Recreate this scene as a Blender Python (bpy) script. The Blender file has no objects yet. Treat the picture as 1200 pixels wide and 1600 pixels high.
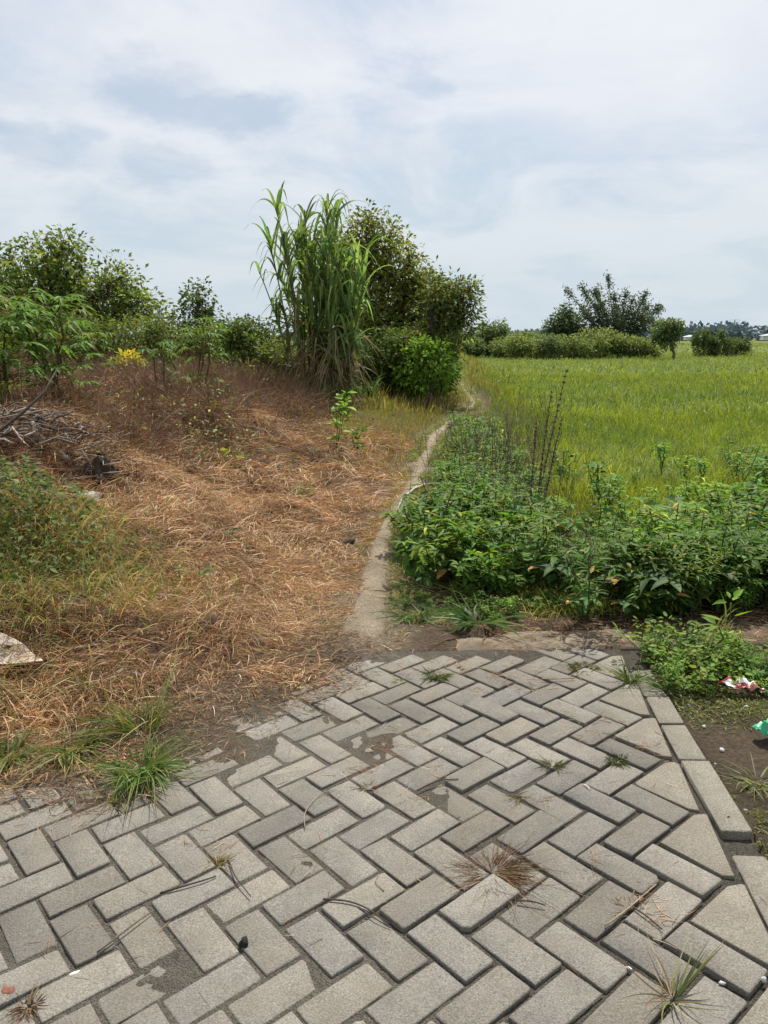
import bpy, math, random
import numpy as np
from mathutils import Vector

R = np.random.default_rng(7)
random.seed(7)
scene = bpy.context.scene
COL = scene.collection
PI = math.pi

# ------------------------------------------------------------------ camera numbers and layout helpers
F, HOR, CH = 1200.0, 527.0, 1.45                 # focal length in photo pixels, horizon row, eye height
PITCH = math.atan((800 - HOR) / F)
CP, SP = math.cos(PITCH), math.sin(PITCH)
YAW, TX, TY, PV = .6942, .4481, 1.7018, .1115     # herringbone lattice of the paving
PA, PB = .0363, -.0136                            # slope of the paving


def at(px, py, Y):
    """world point that stands at distance Y on the sight line through photo pixel (px, py)"""
    x, y = (px - 600) / F, (py - 800) / F
    dx, dy, dz = x, CP - y * SP, -SP - y * CP
    t = Y / dy
    return np.array([dx * t, Y, CH + dz * t])


def lat(u, v):
    """lattice coordinates of the paving -> world x, y"""
    return (TX + PV * (u * math.cos(YAW) + v * math.sin(YAW)), TY + PV * (u * math.sin(YAW) - v * math.cos(YAW)))


def lat_s(x, y):
    dx, dy = x - TX, y - TY
    u = (dx * math.cos(YAW) + dy * math.sin(YAW)) / PV
    v = (dx * math.sin(YAW) - dy * math.cos(YAW)) / PV
    return u + v


# ------------------------------------------------------------------ noise and terrain
_T = np.random.default_rng(3).random((256, 256))


def vnoise(x, y):
    x = np.asarray(x, float); y = np.asarray(y, float)
    xi, yi = np.floor(x).astype(int), np.floor(y).astype(int)
    fx, fy = x - xi, y - yi
    fx = fx * fx * (3 - 2 * fx); fy = fy * fy * (3 - 2 * fy)
    g = lambda a, b: _T[a & 255, b & 255]
    return ((g(xi, yi) * (1 - fx) + g(xi + 1, yi) * fx) * (1 - fy) + (g(xi, yi + 1) * (1 - fx) + g(xi + 1, yi + 1) * fx) * fy) * 2 - 1


def fbm(x, y, s=1.0, o=3):
    r, a, t = 0, 1.0, 0
    for k in range(o):
        r = r + a * vnoise(np.asarray(x) * s + 17.3 * k, np.asarray(y) * s - 9.1 * k); t += a
        a *= .5; s *= 2.1
    return r / t


def ss(a, b, x):
    t = np.clip((np.asarray(x, float) - a) / (b - a), 0, 1)
    return t * t * (3 - 2 * t)


def sdist(poly, x, y):
    """signed distance to a polyline, positive to its left"""
    x = np.asarray(x, float); y = np.asarray(y, float)
    best = np.full(x.shape, 1e9); sg = np.ones(x.shape)
    for (ax, ay), (bx, by) in zip(poly[:-1], poly[1:]):
        ex, ey = bx - ax, by - ay
        t = np.clip(((x - ax) * ex + (y - ay) * ey) / (ex * ex + ey * ey), 0, 1)
        d = np.hypot(x - ax - t * ex, y - ay - t * ey)
        c = ex * (y - ay) - ey * (x - ax)
        m = d < best
        best = np.where(m, d, best); sg = np.where(m, np.where(c >= 0, 1, -1), sg)
    return best * sg


PATH = [(-.1, 3.4), (-.09, 3.9), (-.06, 4.6), (-.03, 5.4), (.02, 6.1), (.14, 6.9), (.3, 7.9), (.5, 9.6), (.82, 12.2), (1.25, 14.2), (1.75, 16.2), (2.1, 18.0), (2.25, 20.5),
        (2.45, 24.0), (2.75, 28), (3.3, 34), (4.2, 45), (6.2, 70)]
PATHW = [.34, .33, .28, .21, .18, .20, .22, .23, .25, .22, .18, .19, .2, .22, .18, .15, .12, .1]
LEFT = [(-30, 2.2), (-4, 2.40), (-1.33, 2.48), (-.92, 2.54), (-.70, 2.94), (-.34, 3.17), (-.24, 3.54)] + [(x - .13, y) for x, y in PATH[2:]]
RIGHT = [(60, 3.78), (4, 3.78), (.14, 3.78)] + [(x + .11, y) for x, y in PATH[2:]]


def plane(x, y):
    return PA * x + PB * y


def path_d(x, y):
    return np.abs(sdist(PATH, x, y))


def hgt(x, y):
    x = np.asarray(x, float); y = np.asarray(y, float)
    near = PA * np.clip(x, -3, 2) + PB * np.clip(y, -3, 4)
    t = ss(3.6, 8, y)
    z = near * (1 - t) - .06 * t
    dl = sdist(LEFT, x, y); dr = -sdist(RIGHT, x, y)
    far = 1 - .45 * ss(14, 34, y)
    z = z + (.50 * ss(0, 3.2, dl) + .34 * ss(1.4, 4.5, dl) * ss(4.6, 8.5, y)) * far * (1 - .45 * ss(-1.0, -3.0, x) * (1 - ss(3.2, 5.2, y)))
    z = z + ss(.1, 1.0, dl) * (.14 * fbm(x, y, .9, 2) + .11 * fbm(x + 40, y, 2.3, 2) + .035 * fbm(x, y + 20, 6, 2) * (1 - ss(9, 14, y))) * (1 - .5 * ss(14, 34, y))
    z = z + .28 * np.exp(-((x + 2.25) ** 2 + (y - 4.1) ** 2) / .45) * ss(0, .5, dl)
    z = z + .22 * np.exp(-((x + 2.9) ** 2 / 1.2 + (y - 6.4) ** 2 / .8)) + .25 * np.exp(-((x + 1.9) ** 2 + (y - 9.2) ** 2) / .9)
    z = z - .42 * ss(.35, 1.9, dr) + .05 * fbm(x, y, 1.7, 2) * ss(.1, .8, dr) * (1 - ss(20, 40, y))
    kerb = ss(7.7, 8.3, lat_s(x, y)) * (1 - ss(3.4, 3.5, y))
    z = z + kerb * (-.016 + .022 * fbm(x, y, 3.5, 3) + .008 * fbm(x, y, 12, 2))
    pave = (1 - ss(-.1, .3, dl)) * (1 - ss(7.5, 7.9, lat_s(x, y))) * (1 - ss(3.42, 3.5, y))
    z = z - .07 * pave
    rim = (1 - ss(3.74, 3.80, y)) * ss(3.42, 3.46, y) * (1 - ss(-.1, .2, dl)) * ss(.28, .5, x)
    z = z - .05 * rim
    return z


def gz(px, py):
    """where the sight line through a photo pixel meets the terrain (only for layout)"""
    Y = np.linspace(1.0, 120, 24000)
    x, y = (px - 600) / F, (py - 800) / F
    t = Y / (CP - y * SP)
    X, Z = x * t, CH + (-SP - y * CP) * t
    k = np.argmax(Z <= hgt(X, Y))
    return np.array([X[k], Y[k], float(hgt(X[k], Y[k]))])


# ------------------------------------------------------------------ mesh building
class MB:
    def __init__(s):
        s.V, s.F4, s.F3, s.C, s.n, s.P = [], [], [], [], 0, []

    def add(s, V, Fq=None, Ft=None, C=None, polys=None):
        V = np.asarray(V, float).reshape(-1, 3)
        if Fq is not None and len(Fq): s.F4.append(np.asarray(Fq, int).reshape(-1, 4) + s.n)
        if Ft is not None and len(Ft): s.F3.append(np.asarray(Ft, int).reshape(-1, 3) + s.n)
        if polys:
            for p in polys: s.P.append([i + s.n for i in p])
        if C is None: C = (.5, .5, .5)
        C = np.asarray(C, float)
        if C.ndim == 1: C = np.tile(C, (len(V), 1))
        s.V.append(V); s.C.append(C); s.n += len(V)

    def mesh(s, name, smooth=False):
        me = bpy.data.meshes.new(name)
        V = np.concatenate(s.V)
        loops, tot = [], []
        if s.F4:
            f = np.concatenate(s.F4); loops.append(f.ravel()); tot.append(np.full(len(f), 4))
        if s.F3:
            f = np.concatenate(s.F3); loops.append(f.ravel()); tot.append(np.full(len(f), 3))
        for p in s.P: loops.append(np.array(p)); tot.append(np.array([len(p)]))
        loops = np.concatenate(loops); tot = np.concatenate(tot)
        start = np.concatenate([[0], np.cumsum(tot)[:-1]])
        me.vertices.add(len(V)); me.vertices.foreach_set('co', V.astype(np.float32).ravel())
        me.loops.add(len(loops)); me.loops.foreach_set('vertex_index', loops.astype(np.int32))
        me.polygons.add(len(tot)); me.polygons.foreach_set('loop_start', start.astype(np.int32))
        if smooth: me.polygons.foreach_set('use_smooth', np.ones(len(tot), bool))
        me.update(calc_edges=True)
        at_ = me.color_attributes.new('Col', 'FLOAT_COLOR', 'POINT')
        C = np.concatenate(s.C)
        at_.data.foreach_set('color', np.concatenate([C, np.ones((len(C), 1))], 1).astype(np.float32).ravel())
        return me

    def build(s, name, mat, parent=None, loc=None, smooth=False):
        me = s.mesh(name, smooth); me.materials.append(mat)
        o = bpy.data.objects.new(name, me); COL.objects.link(o)
        if parent is not None: o.parent = parent
        if loc is not None: o.location = loc
        return o


def tag(o, label, cat, group=None):
    o['label'] = label; o['category'] = cat
    if group: o['group'] = group
    return o


def kind(o, k):
    o['kind'] = k
    return o


def empty(name, loc):
    o = bpy.data.objects.new(name, None); COL.objects.link(o)
    o.location = loc; o.empty_display_size = .1
    return o


def unit(a):
    return a / np.maximum(np.linalg.norm(a, axis=-1, keepdims=True), 1e-9)


def ribbons(mb, P, D, L, W, droop, nseg, col, tip=None, prof='blade', across=2, fold=.25, upn=None, curl=None):
    """N bent blades or leaves at once: base points P, directions D, lengths L, widths W, sag droop"""
    P = np.asarray(P, float).reshape(-1, 3); N = len(P)
    if N == 0: return
    D = unit(np.broadcast_to(np.asarray(D, float), (N, 3)))
    L = np.broadcast_to(np.asarray(L, float), (N,)); W = np.broadcast_to(np.asarray(W, float), (N,)); droop = np.broadcast_to(np.asarray(droop, float), (N,))
    col = np.broadcast_to(np.asarray(col, float), (N, 3))
    tip = col if tip is None else np.broadcast_to(np.asarray(tip, float), (N, 3))
    if upn is None: upn = R.normal(size=(N, 3))
    side = unit(np.cross(D, upn) + 1e-6)
    t = np.linspace(0, 1, nseg + 1)
    C = P[:, None] + D[:, None] * (L[:, None] * t)[..., None]
    C[..., 2] -= (droop * L)[:, None] * t ** 2
    if curl is not None: C = C + curl[:, None] * (L[:, None] * t ** 2)[..., None]
    if prof == 'blade': w = np.minimum(1, .75 + t) * (1 - t ** 2.2) + .02
    elif prof == 'cane': w = np.minimum(1, .6 + 2 * t) * (1 - t ** 1.6) + .01
    elif prof == 'oval': w = np.sin(PI * np.clip(t, 0, 1) ** .85) ** .8 + .02
    elif prof == 'lance': w = np.sin(PI * t ** .62) ** .9 + .03
    else: w = np.ones_like(t)
    ww = (W[:, None] * w)[..., None] * .5
    A, B = C - side[:, None] * ww, C + side[:, None] * ww
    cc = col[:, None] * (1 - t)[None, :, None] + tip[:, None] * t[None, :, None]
    if across == 2:
        V = np.stack([A, B], 2); k = 2
    else:
        nrm = unit(np.cross(side, D)); nrm = np.where(nrm[:, 2:3] < 0, -nrm, nrm)
        M = C - nrm[:, None] * ww * fold * 2
        V = np.stack([A, M, B], 2); k = 3
    cc = np.repeat(cc[:, :, None], k, 2)
    base = np.arange(N)[:, None, None] * ((nseg + 1) * k) + np.arange(nseg)[None, :, None] * k + np.arange(k - 1)[None, None, :]
    f = np.stack([base, base + 1, base + k + 1, base + k], -1).reshape(-1, 4)
    mb.add(V.reshape(-1, 3), f, C=cc.reshape(-1, 3))


def tube(mb, pts, rad, col, n=6, cap=True):
    pts = np.asarray(pts, float); K = len(pts)
    rad = np.broadcast_to(np.asarray(rad, float), (K,))
    T = unit(np.gradient(pts, axis=0))
    ref = np.array([0, 0, 1.]) if abs(T[0][2]) < .8 else np.array([1., 0, 0])
    a = np.linspace(0, 2 * PI, n, endpoint=False)
    V = []
    for k in range(K):
        s = unit(np.cross(T[k], ref)); u = np.cross(s, T[k])
        V.append(pts[k] + rad[k] * (np.cos(a)[:, None] * s + np.sin(a)[:, None] * u))
    f = [[k * n + i, k * n + (i + 1) % n, (k + 1) * n + (i + 1) % n, (k + 1) * n + i] for k in range(K - 1) for i in range(n)]
    c = np.asarray(col, float)
    if c.ndim == 2: c = np.repeat(c, n, 0)
    mb.add(np.concatenate(V), f, C=c, polys=[list(range(n))[::-1], list(range((K - 1) * n, K * n))] if cap else None)


def wob(p0, p1, n, amp):
    t = np.linspace(0, 1, n)[:, None]
    o = R.normal(size=(n, 3)) * amp * np.sin(PI * t) ** .5
    o[0] = 0
    return np.asarray(p0) * (1 - t) + np.asarray(p1) * t + o


def jit(c, n, s=.2, hue=.08):
    c = np.asarray(c, float)
    return np.clip(c * (1 + s * R.normal(size=(n, 1))) * (1 + hue * R.normal(size=(n, 3))), .004, .95)


def mixc(a, b, t):
    t = np.asarray(t)[:, None]
    return np.asarray(a) * (1 - t) + np.asarray(b) * t


# ------------------------------------------------------------------ materials
def nodes(name):
    m = bpy.data.materials.new(name); m.use_nodes = True
    nt = m.node_tree; nt.nodes.clear()
    return m, nt, nt.nodes.new, nt.links.new


def leaf_mat(name, trans=.3, rough=.5, spec=.35, tint=(1.25, 1.3, .7), nscale=9, namp=.25):
    m, nt, N, L = nodes(name)
    out = N('ShaderNodeOutputMaterial'); a = N('ShaderNodeAttribute'); a.attribute_name = 'Col'
    tc = N('ShaderNodeTexCoord'); nz = N('ShaderNodeTexNoise'); nz.inputs['Scale'].default_value = nscale; nz.inputs['Detail'].default_value = 3
    L(tc.outputs['Object'], nz.inputs['Vector'])
    mr = N('ShaderNodeMapRange'); mr.inputs[1].default_value = .3; mr.inputs[2].default_value = .7; mr.inputs[3].default_value = 1 - namp; mr.inputs[4].default_value = 1 + namp
    L(nz.outputs['Fac'], mr.inputs[0])
    mul = N('ShaderNodeVectorMath'); mul.operation = 'SCALE'; L(a.outputs['Color'], mul.inputs[0]); L(mr.outputs[0], mul.inputs['Scale'])
    p = N('ShaderNodeBsdfPrincipled'); p.inputs['Roughness'].default_value = rough; p.inputs['Specular IOR Level'].default_value = spec
    L(mul.outputs[0], p.inputs['Base Color'])
    tr = N('ShaderNodeBsdfTranslucent')
    m2 = N('ShaderNodeVectorMath'); m2.operation = 'MULTIPLY'; m2.inputs[1].default_value = tint; L(mul.outputs[0], m2.inputs[0]); L(m2.outputs[0], tr.inputs['Color'])
    mx = N('ShaderNodeMixShader'); mx.inputs[0].default_value = trans
    L(p.outputs[0], mx.inputs[1]); L(tr.outputs[0], mx.inputs[2]); L(mx.outputs[0], out.inputs['Surface'])
    return m


def solid_mat(name, rough=.85, spec=.2, s1=18, a1=.3, s2=160, a2=.3, bump=.4, bdist=.01, metallic=0, stain=None, pits=None, dust=None):
    """vertex colour broken up by two scales of noise, with a bump from the same noise"""
    m, nt, N, L = nodes(name)
    out = N('ShaderNodeOutputMaterial'); a = N('ShaderNodeAttribute'); a.attribute_name = 'Col'
    tc = N('ShaderNodeTexCoord')
    n1 = N('ShaderNodeTexNoise'); n1.inputs['Scale'].default_value = s1; n1.inputs['Detail'].default_value = 5; n1.inputs['Roughness'].default_value = .65
    n2 = N('ShaderNodeTexNoise'); n2.inputs['Scale'].default_value = s2; n2.inputs['Detail'].default_value = 4; n2.inputs['Roughness'].default_value = .7
    L(tc.outputs['Object'], n1.inputs['Vector']); L(tc.outputs['Object'], n2.inputs['Vector'])
    r1 = N('ShaderNodeMapRange'); r2 = N('ShaderNodeMapRange')
    for r, am in ((r1, a1), (r2, a2)):
        r.inputs[1].default_value = .3; r.inputs[2].default_value = .7; r.inputs[3].default_value = 1 - am; r.inputs[4].default_value = 1 + am
    L(n1.outputs['Fac'], r1.inputs[0]); L(n2.outputs['Fac'], r2.inputs[0])
    mm = N('ShaderNodeMath'); mm.operation = 'MULTIPLY'; L(r1.outputs[0], mm.inputs[0]); L(r2.outputs[0], mm.inputs[1])
    mul = N('ShaderNodeVectorMath'); mul.operation = 'SCALE'; L(a.outputs['Color'], mul.inputs[0]); L(mm.outputs[0], mul.inputs['Scale'])
    col = mul.outputs[0]
    if stain:
        n3 = N('ShaderNodeTexNoise'); n3.inputs['Scale'].default_value = stain[0]; n3.inputs['Detail'].default_value = 7; n3.inputs['Roughness'].default_value = .72
        L(tc.outputs['Object'], n3.inputs['Vector'])
        r3 = N('ShaderNodeMapRange'); r3.inputs[1].default_value = stain[1]; r3.inputs[2].default_value = stain[2]; r3.inputs[3].default_value = 0; r3.inputs[4].default_value = stain[3]
        L(n3.outputs['Fac'], r3.inputs[0])
        mc = N('ShaderNodeMix'); mc.data_type = 'RGBA'; L(r3.outputs[0], mc.inputs['Factor']); L(col, mc.inputs['A']); mc.inputs['B'].default_value = (*stain[4], 1)
        col = mc.outputs['Result']
    if dust:                                          # thin brown dust lying in soft drifts
        n5 = N('ShaderNodeTexNoise'); n5.inputs['Scale'].default_value = dust[0]; n5.inputs['Detail'].default_value = 8; n5.inputs['Roughness'].default_value = .7; L(tc.outputs['Object'], n5.inputs['Vector'])
        r5 = N('ShaderNodeMapRange'); r5.inputs[1].default_value = dust[1]; r5.inputs[2].default_value = dust[2]; r5.inputs[3].default_value = 0; r5.inputs[4].default_value = dust[3]; L(n5.outputs['Fac'], r5.inputs[0])
        md = N('ShaderNodeMix'); md.data_type = 'RGBA'; L(r5.outputs[0], md.inputs['Factor']); L(col, md.inputs['A']); md.inputs['B'].default_value = (*dust[4], 1); col = md.outputs['Result']
    if pits:                                          # small dark pores and grains
        vo = N('ShaderNodeTexVoronoi'); vo.inputs['Scale'].default_value = pits[0]; L(tc.outputs['Object'], vo.inputs['Vector'])
        r4 = N('ShaderNodeMapRange'); r4.inputs[1].default_value = pits[1]; r4.inputs[2].default_value = pits[1] * 1.9; r4.inputs[3].default_value = .75; r4.inputs[4].default_value = 0; L(vo.outputs['Distance'], r4.inputs[0])
        nk = N('ShaderNodeMath'); nk.operation = 'MULTIPLY'; L(r4.outputs[0], nk.inputs[0]); L(n1.outputs['Fac'], nk.inputs[1])
        mp = N('ShaderNodeMix'); mp.data_type = 'RGBA'; L(nk.outputs[0], mp.inputs['Factor']); L(col, mp.inputs['A']); mp.inputs['B'].default_value = (*pits[2], 1); col = mp.outputs['Result']
    p = N('ShaderNodeBsdfPrincipled'); p.inputs['Roughness'].default_value = rough; p.inputs['Specular IOR Level'].default_value = spec; p.inputs['Metallic'].default_value = metallic
    L(col, p.inputs['Base Color'])
    b = N('ShaderNodeBump'); b.inputs['Strength'].default_value = bump; b.inputs['Distance'].default_value = bdist
    L(mm.outputs[0], b.inputs['Height']); L(b.outputs[0], p.inputs['Normal'])
    L(p.outputs[0], out.inputs['Surface'])
    return m


M_LEAF = leaf_mat('foliage', .42, .55, .16)
M_GRASS = leaf_mat('green_blades', .35, .5, .3, (1.25, 1.3, .6), 2.2, .3)
M_STRAW = leaf_mat('straw', .18, .6, .25, (1.2, 1.05, .8), 3.0, .3)
M_BARK = solid_mat('bark', .9, .15, 14, .3, 70, .35, .8, .02)
M_SOIL = solid_mat('soil', .95, .1, 3.0, .25, 60, .4, .7, .02)
M_SAND = solid_mat('joint_sand', .95, .1, 16, .35, 210, .75, 1.0, .008, stain=(9, .5, .75, .45, (.12, .095, .068)))
M_PAVER = solid_mat('concrete_paver', .92, .15, 11, .17, 210, .5, .6, .003, stain=(34, .56, .76, .55, (.11, .10, .083)), pits=(150, .13, (.08, .073, .06)), dust=(2.6, .45, .75, .55, (.185, .155, .115)))
M_CONC = solid_mat('weathered_concrete', .92, .15, 8, .22, 220, .3, .7, .005, stain=(7, .47, .62, .9, (.13, .095, .06)))
M_KERB = solid_mat('kerb_concrete', .92, .15, 10, .17, 200, .45, .6, .004, pits=(130, .13, (.09, .08, .066)), stain=(14, .55, .75, .7, (.15, .12, .085)))
M_PATH = solid_mat('trodden_earth', .95, .1, 9, .3, 90, .4, 1.0, .02, stain=(5, .5, .72, .6, (.27, .215, .155)), pits=(70, .1, (.1, .08, .06)))
M_WOOD = solid_mat('bleached_wood', .85, .2, 20, .3, 120, .3, .5, .006)
M_CARD = solid_mat('paper', .8, .25, 9, .1, 60, .08, .3, .006)
M_FOIL = solid_mat('printed_foil', .35, .5, 12, .08, 60, .05, .2, .003)
M_FAR = leaf_mat('far_foliage', .15, .8, .1, (1, 1.05, .9), .1, .15)
M_STEEL = solid_mat('galvanised_steel', .6, .4, 1, .05, 5, .05, 0, .01)
M_WALL = solid_mat('painted_wall', .8, .2, 1, .08, 8, .06, .1, .01)

# ------------------------------------------------------------------ ground
def ticks(lo, hi, fine_lo, fine_hi, step, grow):
    a = list(np.arange(fine_lo, fine_hi, step))
    s = step; x = fine_hi
    while x < hi:
        a.append(x); s *= grow; x += s
    a.append(hi)
    s = step; x = fine_lo - s
    while x > lo:
        a.append(x); s *= grow; x -= s
    a.append(lo)
    return np.array(sorted(set(a)))


def sheet(name, xs, ys, zf, cf, mat, smooth=True):
    X, Y = np.meshgrid(xs, ys)
    x, y = X.ravel(), Y.ravel()
    V = np.stack([x, y, zf(x, y)], 1)
    nx, ny = len(xs), len(ys)
    i = (np.arange(ny - 1)[:, None] * nx + np.arange(nx - 1)[None]).ravel()
    mb = MB(); mb.add(V, np.stack([i, i + 1, i + nx + 1, i + nx], 1), C=cf(x, y))
    return mb.build(name, mat, smooth=smooth)


def ground_col(x, y):
    dl = sdist(LEFT, x, y); dr = -sdist(RIGHT, x, y)
    n = fbm(x, y, 1.3, 3); nb = fbm(x + 9, y + 4, .25, 3)
    dirt = np.array([.085, .062, .042]); hay = np.array([.12, .07, .04]); grs = np.array([.075, .085, .025]); fld = np.array([.09, .12, .03])
    c = np.tile(dirt, (len(x), 1))
    c = c + (hay - c) * (ss(-.1, .5, dl + .1 * n) * .9)[:, None]
    g = ss(8, 15, y + 2 * nb) * ss(0, .3, dl)
    c = c + (grs - c) * (g * .8)[:, None]
    c = c + (grs * .6 - c) * (ss(.05, .5, dr))[:, None]
    c = c + (fld - c) * (ss(1.2, 3.0, dr))[:, None]
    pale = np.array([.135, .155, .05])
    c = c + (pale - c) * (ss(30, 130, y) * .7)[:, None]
    pd = path_d(x, y) + .12 * fbm(x, y, 5, 3)
    c = c + (np.array([.20, .165, .12]) - c) * (ss(.36, .08, pd) * .85 * (1 - .5 * ss(20, 40, y)))[:, None]
    k = ss(7.5, 8, lat_s(x, y)) * (1 - ss(3.4, 3.5, y))
    wet = np.array([.05, .038, .027]) * (1 + .4 * n[:, None])
    c = c + (wet - c) * k[:, None]
    return c * (1 + .25 * n[:, None])


xs = ticks(-2500, 2500, -4.2, 4.2, .045, 1.07)
ys = ticks(-30, 4000, 1.0, 9, .045, 1.05)
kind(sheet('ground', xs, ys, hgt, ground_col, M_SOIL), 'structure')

# the footpath: a trodden sheet over the bund
pp = []; pw = []
for k in range(len(PATH) - 1):
    (x0, y0), (x1, y1) = PATH[k], PATH[k + 1]
    n = max(3, int((y1 - y0) / .05)) if y0 < 12 else max(3, int((y1 - y0) / .2))
    for i in range(n):
        t = i / n; pp.append((x0 + (x1 - x0) * t, y0 + (y1 - y0) * t)); pw.append(PATHW[k] + (PATHW[k + 1] - PATHW[k]) * t)
pp = np.array(pp); pw = np.array(pw)
for _ in range(6): pp[1:-1] = (pp[:-2] + 2 * pp[1:-1] + pp[2:]) / 4
across = np.linspace(-1, 1, 13)
T2 = unit(np.gradient(pp, axis=0)); Nr = np.stack([T2[:, 1], -T2[:, 0]], 1)
edge = 1 + .45 * fbm(pp[:, 1] * 2.3, pp[:, 1] * 0 + 3, 1, 3)
edge2 = 1 + .45 * fbm(pp[:, 1] * 2.3, pp[:, 1] * 0 + 33, 1, 3)
off = across[None] * pw[:, None] * .42 * np.where(across[None] < 0, edge[:, None], edge2[:, None])
X = pp[:, 0:1] + Nr[:, 0:1] * off; Y = pp[:, 1:2] + Nr[:, 1:2] * off
Z = hgt(X, Y) + .012 * (1 - np.abs(across[None]) ** 3 * 2.6) + .008 * fbm(X, Y, 6, 3)
tb_ = ss(3.74, 4.0, Y); Z = Z * tb_ + (1 - tb_) * (PA * X + PB * 3.5 + .012 - .03 * np.abs(across[None]) ** 4 + .008 * fbm(X, Y, 6, 3)) - .07 * (1 - ss(3.46, 3.70, Y + .06 * fbm(X, Y, 8, 2)))
k13 = (np.arange(len(pp) - 1)[:, None] * 13 + np.arange(12)[None]).ravel()
mb = MB()
cpath = np.array([.41, .335, .245]) * (1 + .3 * fbm(X.ravel(), Y.ravel(), 4, 4))[:, None]
te = (np.tile(np.abs(across) ** 2.5, len(pp)) * (.8 + .5 * fbm(X.ravel(), Y.ravel(), 9, 2)))[:, None]; cpath = cpath * (1 - np.clip(te, 0, 1)) + np.array([.24, .195, .14]) * np.clip(te, 0, 1)
mb.add(np.stack([X, Y, Z], -1).reshape(-1, 3), np.stack([k13, k13 + 1, k13 + 14, k13 + 13], 1), C=cpath)
kind(mb.build('footpath', M_PATH, smooth=True), 'structure')
mb = MB()                                             # grass and straw leaning over both edges of the path
for sd in (-1, 1):
    n = 26000; k = R.integers(0, len(pp), n); k = k[pp[k, 1] > 3.72]; n = len(k)
    o_ = pw[k] * .42 * R.uniform(.85, 2.0, n); x = pp[k, 0] + sd * Nr[k, 0] * o_ + R.normal(size=n) * .02; y = pp[k, 1] + R.normal(size=n) * .05
    t = np.clip(ss(6, 11, y) * (.7 if sd < 0 else 0) + (.75 if sd > 0 else .05) + .3 * fbm(x, y, 1.5, 2) + .15 * R.normal(size=n), 0, 1)
    c = jit(mixc([.34, .20, .10], [.15, .21, .05], t), n, .22); sc = .6 + y / 14; a = R.uniform(0, 2 * PI, n); keep = R.random(n) < ss(-.25, .25, fbm(x, y, 3, 3) + .15)
    ribbons(mb, np.stack([x, y, hgt(x, y)], 1)[keep], np.stack([np.cos(a) * .8, np.sin(a) * .8, R.uniform(.1, 1.3, n) * (.4 + .6 * t)], 1)[keep], (R.uniform(.03, .12, n) * sc)[keep], (.004 * sc)[keep], R.uniform(.2, .8, n)[keep], 3, c[keep], c[keep] * 1.1)
kind(mb.build('path_edge_grass', M_GRASS), 'stuff')

# ------------------------------------------------------------------ paving
KS = 6.6                                              # kerb line in lattice units (u + v)
mb = MB()


def slab(mb, pts, col, top, depth=.06, ch=.0035, tilt=(0, 0), cut=.0028):
    """one paver: polygon outline with clipped corners, chamfered arris, slight tilt"""
    pts = np.asarray(pts, float); n = len(pts); o = []
    for i in range(n):
        a, p, b = pts[i - 1], pts[i], pts[(i + 1) % n]
        c = cut * (R.uniform(.5, 1.9) if R.random() > .05 else R.uniform(3, 6.5))
        o.append(p + unit(a - p) * c); o.append(p + unit(b - p) * c)
    o = np.array(o) + R.normal(size=(len(o), 2)) * .0012; m = len(o)
    cen = o.mean(0)
    def ring(inset, dz):
        d = o - cen; l = np.linalg.norm(d, axis=1, keepdims=True)
        q = cen + d * (1 - inset / l * 1.25)
        z = plane(q[:, 0], q[:, 1]) + top + dz + (q[:, 0] - cen[0]) * tilt[0] + (q[:, 1] - cen[1]) * tilt[1]
        return np.column_stack([q, z])
    r0, r1, r2, r3 = ring(0, -depth), ring(0, -ch * 1.3), ring(ch * .45, -ch * .4), ring(ch * 1.3, 0)
    V = np.concatenate([r0, r1, r2, r3]); f = []
    for k in range(3):
        for i in range(m): f.append([k * m + i, k * m + (i + 1) % m, (k + 1) * m + (i + 1) % m, (k + 1) * m + i])
    C = np.concatenate([np.tile(np.array(col) * q, (m, 1)) for q in (.8, .85, .95, 1)])  # sides and chamfer darker than the top: edge shade put into the colour
    mb.add(V, f, C=C, polys=[[3 * m + i for i in range(m)]])
    area = sum(pts[i][0] * pts[(i + 1) % n][1] - pts[(i + 1) % n][0] * pts[i][1] for i in range(n))
    return area


def ordered(pts):
    a = sum(pts[i][0] * pts[(i + 1) % len(pts)][1] - pts[(i + 1) % len(pts)][0] * pts[i][1] for i in range(len(pts)))
    return pts if a > 0 else pts[::-1]


g = .060
for i in range(-40, 45):
    for j in range(-45, 40):
        for typ in (0, 1):
            if typ == 0:
                if (i - j) % 4 != 0: continue
                q = [(i + g, j + g), (i + 2 - g, j + g), (i + 2 - g, j + 1 - g), (i + g, j + 1 - g)]; smax = i + j + 2
            else:
                if (i - j) % 4 != 3: continue
                q = [(i + g, j + g), (i + 1 - g, j + g), (i + 1 - g, j + 2 - g), (i + g, j + 2 - g)]; smax = i + j + 2
            if smax >= 6: continue
            w = np.array([lat(*p) for p in q]); c = w.mean(0)
            if c[0] < -3.2 or c[1] < -1.2 or c[1] > 3.44 + .03 * math.sin(c[0] * 9): continue
            w = c + (w - c) * (1 + R.normal() * .008) + R.normal(size=2) * .0022
            an = R.normal() * .010; ca, sa = math.cos(an), math.sin(an)
            w = c + (w - c) @ np.array([[ca, -sa], [sa, ca]])
            v = float(np.clip(1 + .11 * R.normal(), .74, 1.22)) * (1 + .07 * fbm(c[0], c[1], .8, 2))
            warm = R.normal() * .005
            col = np.array([.203 + warm, .188 + warm * .6, .163]) * v
            slab(mb, ordered(list(w)), col, R.normal() * .0024, tilt=R.normal(size=2) * .012)
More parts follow.
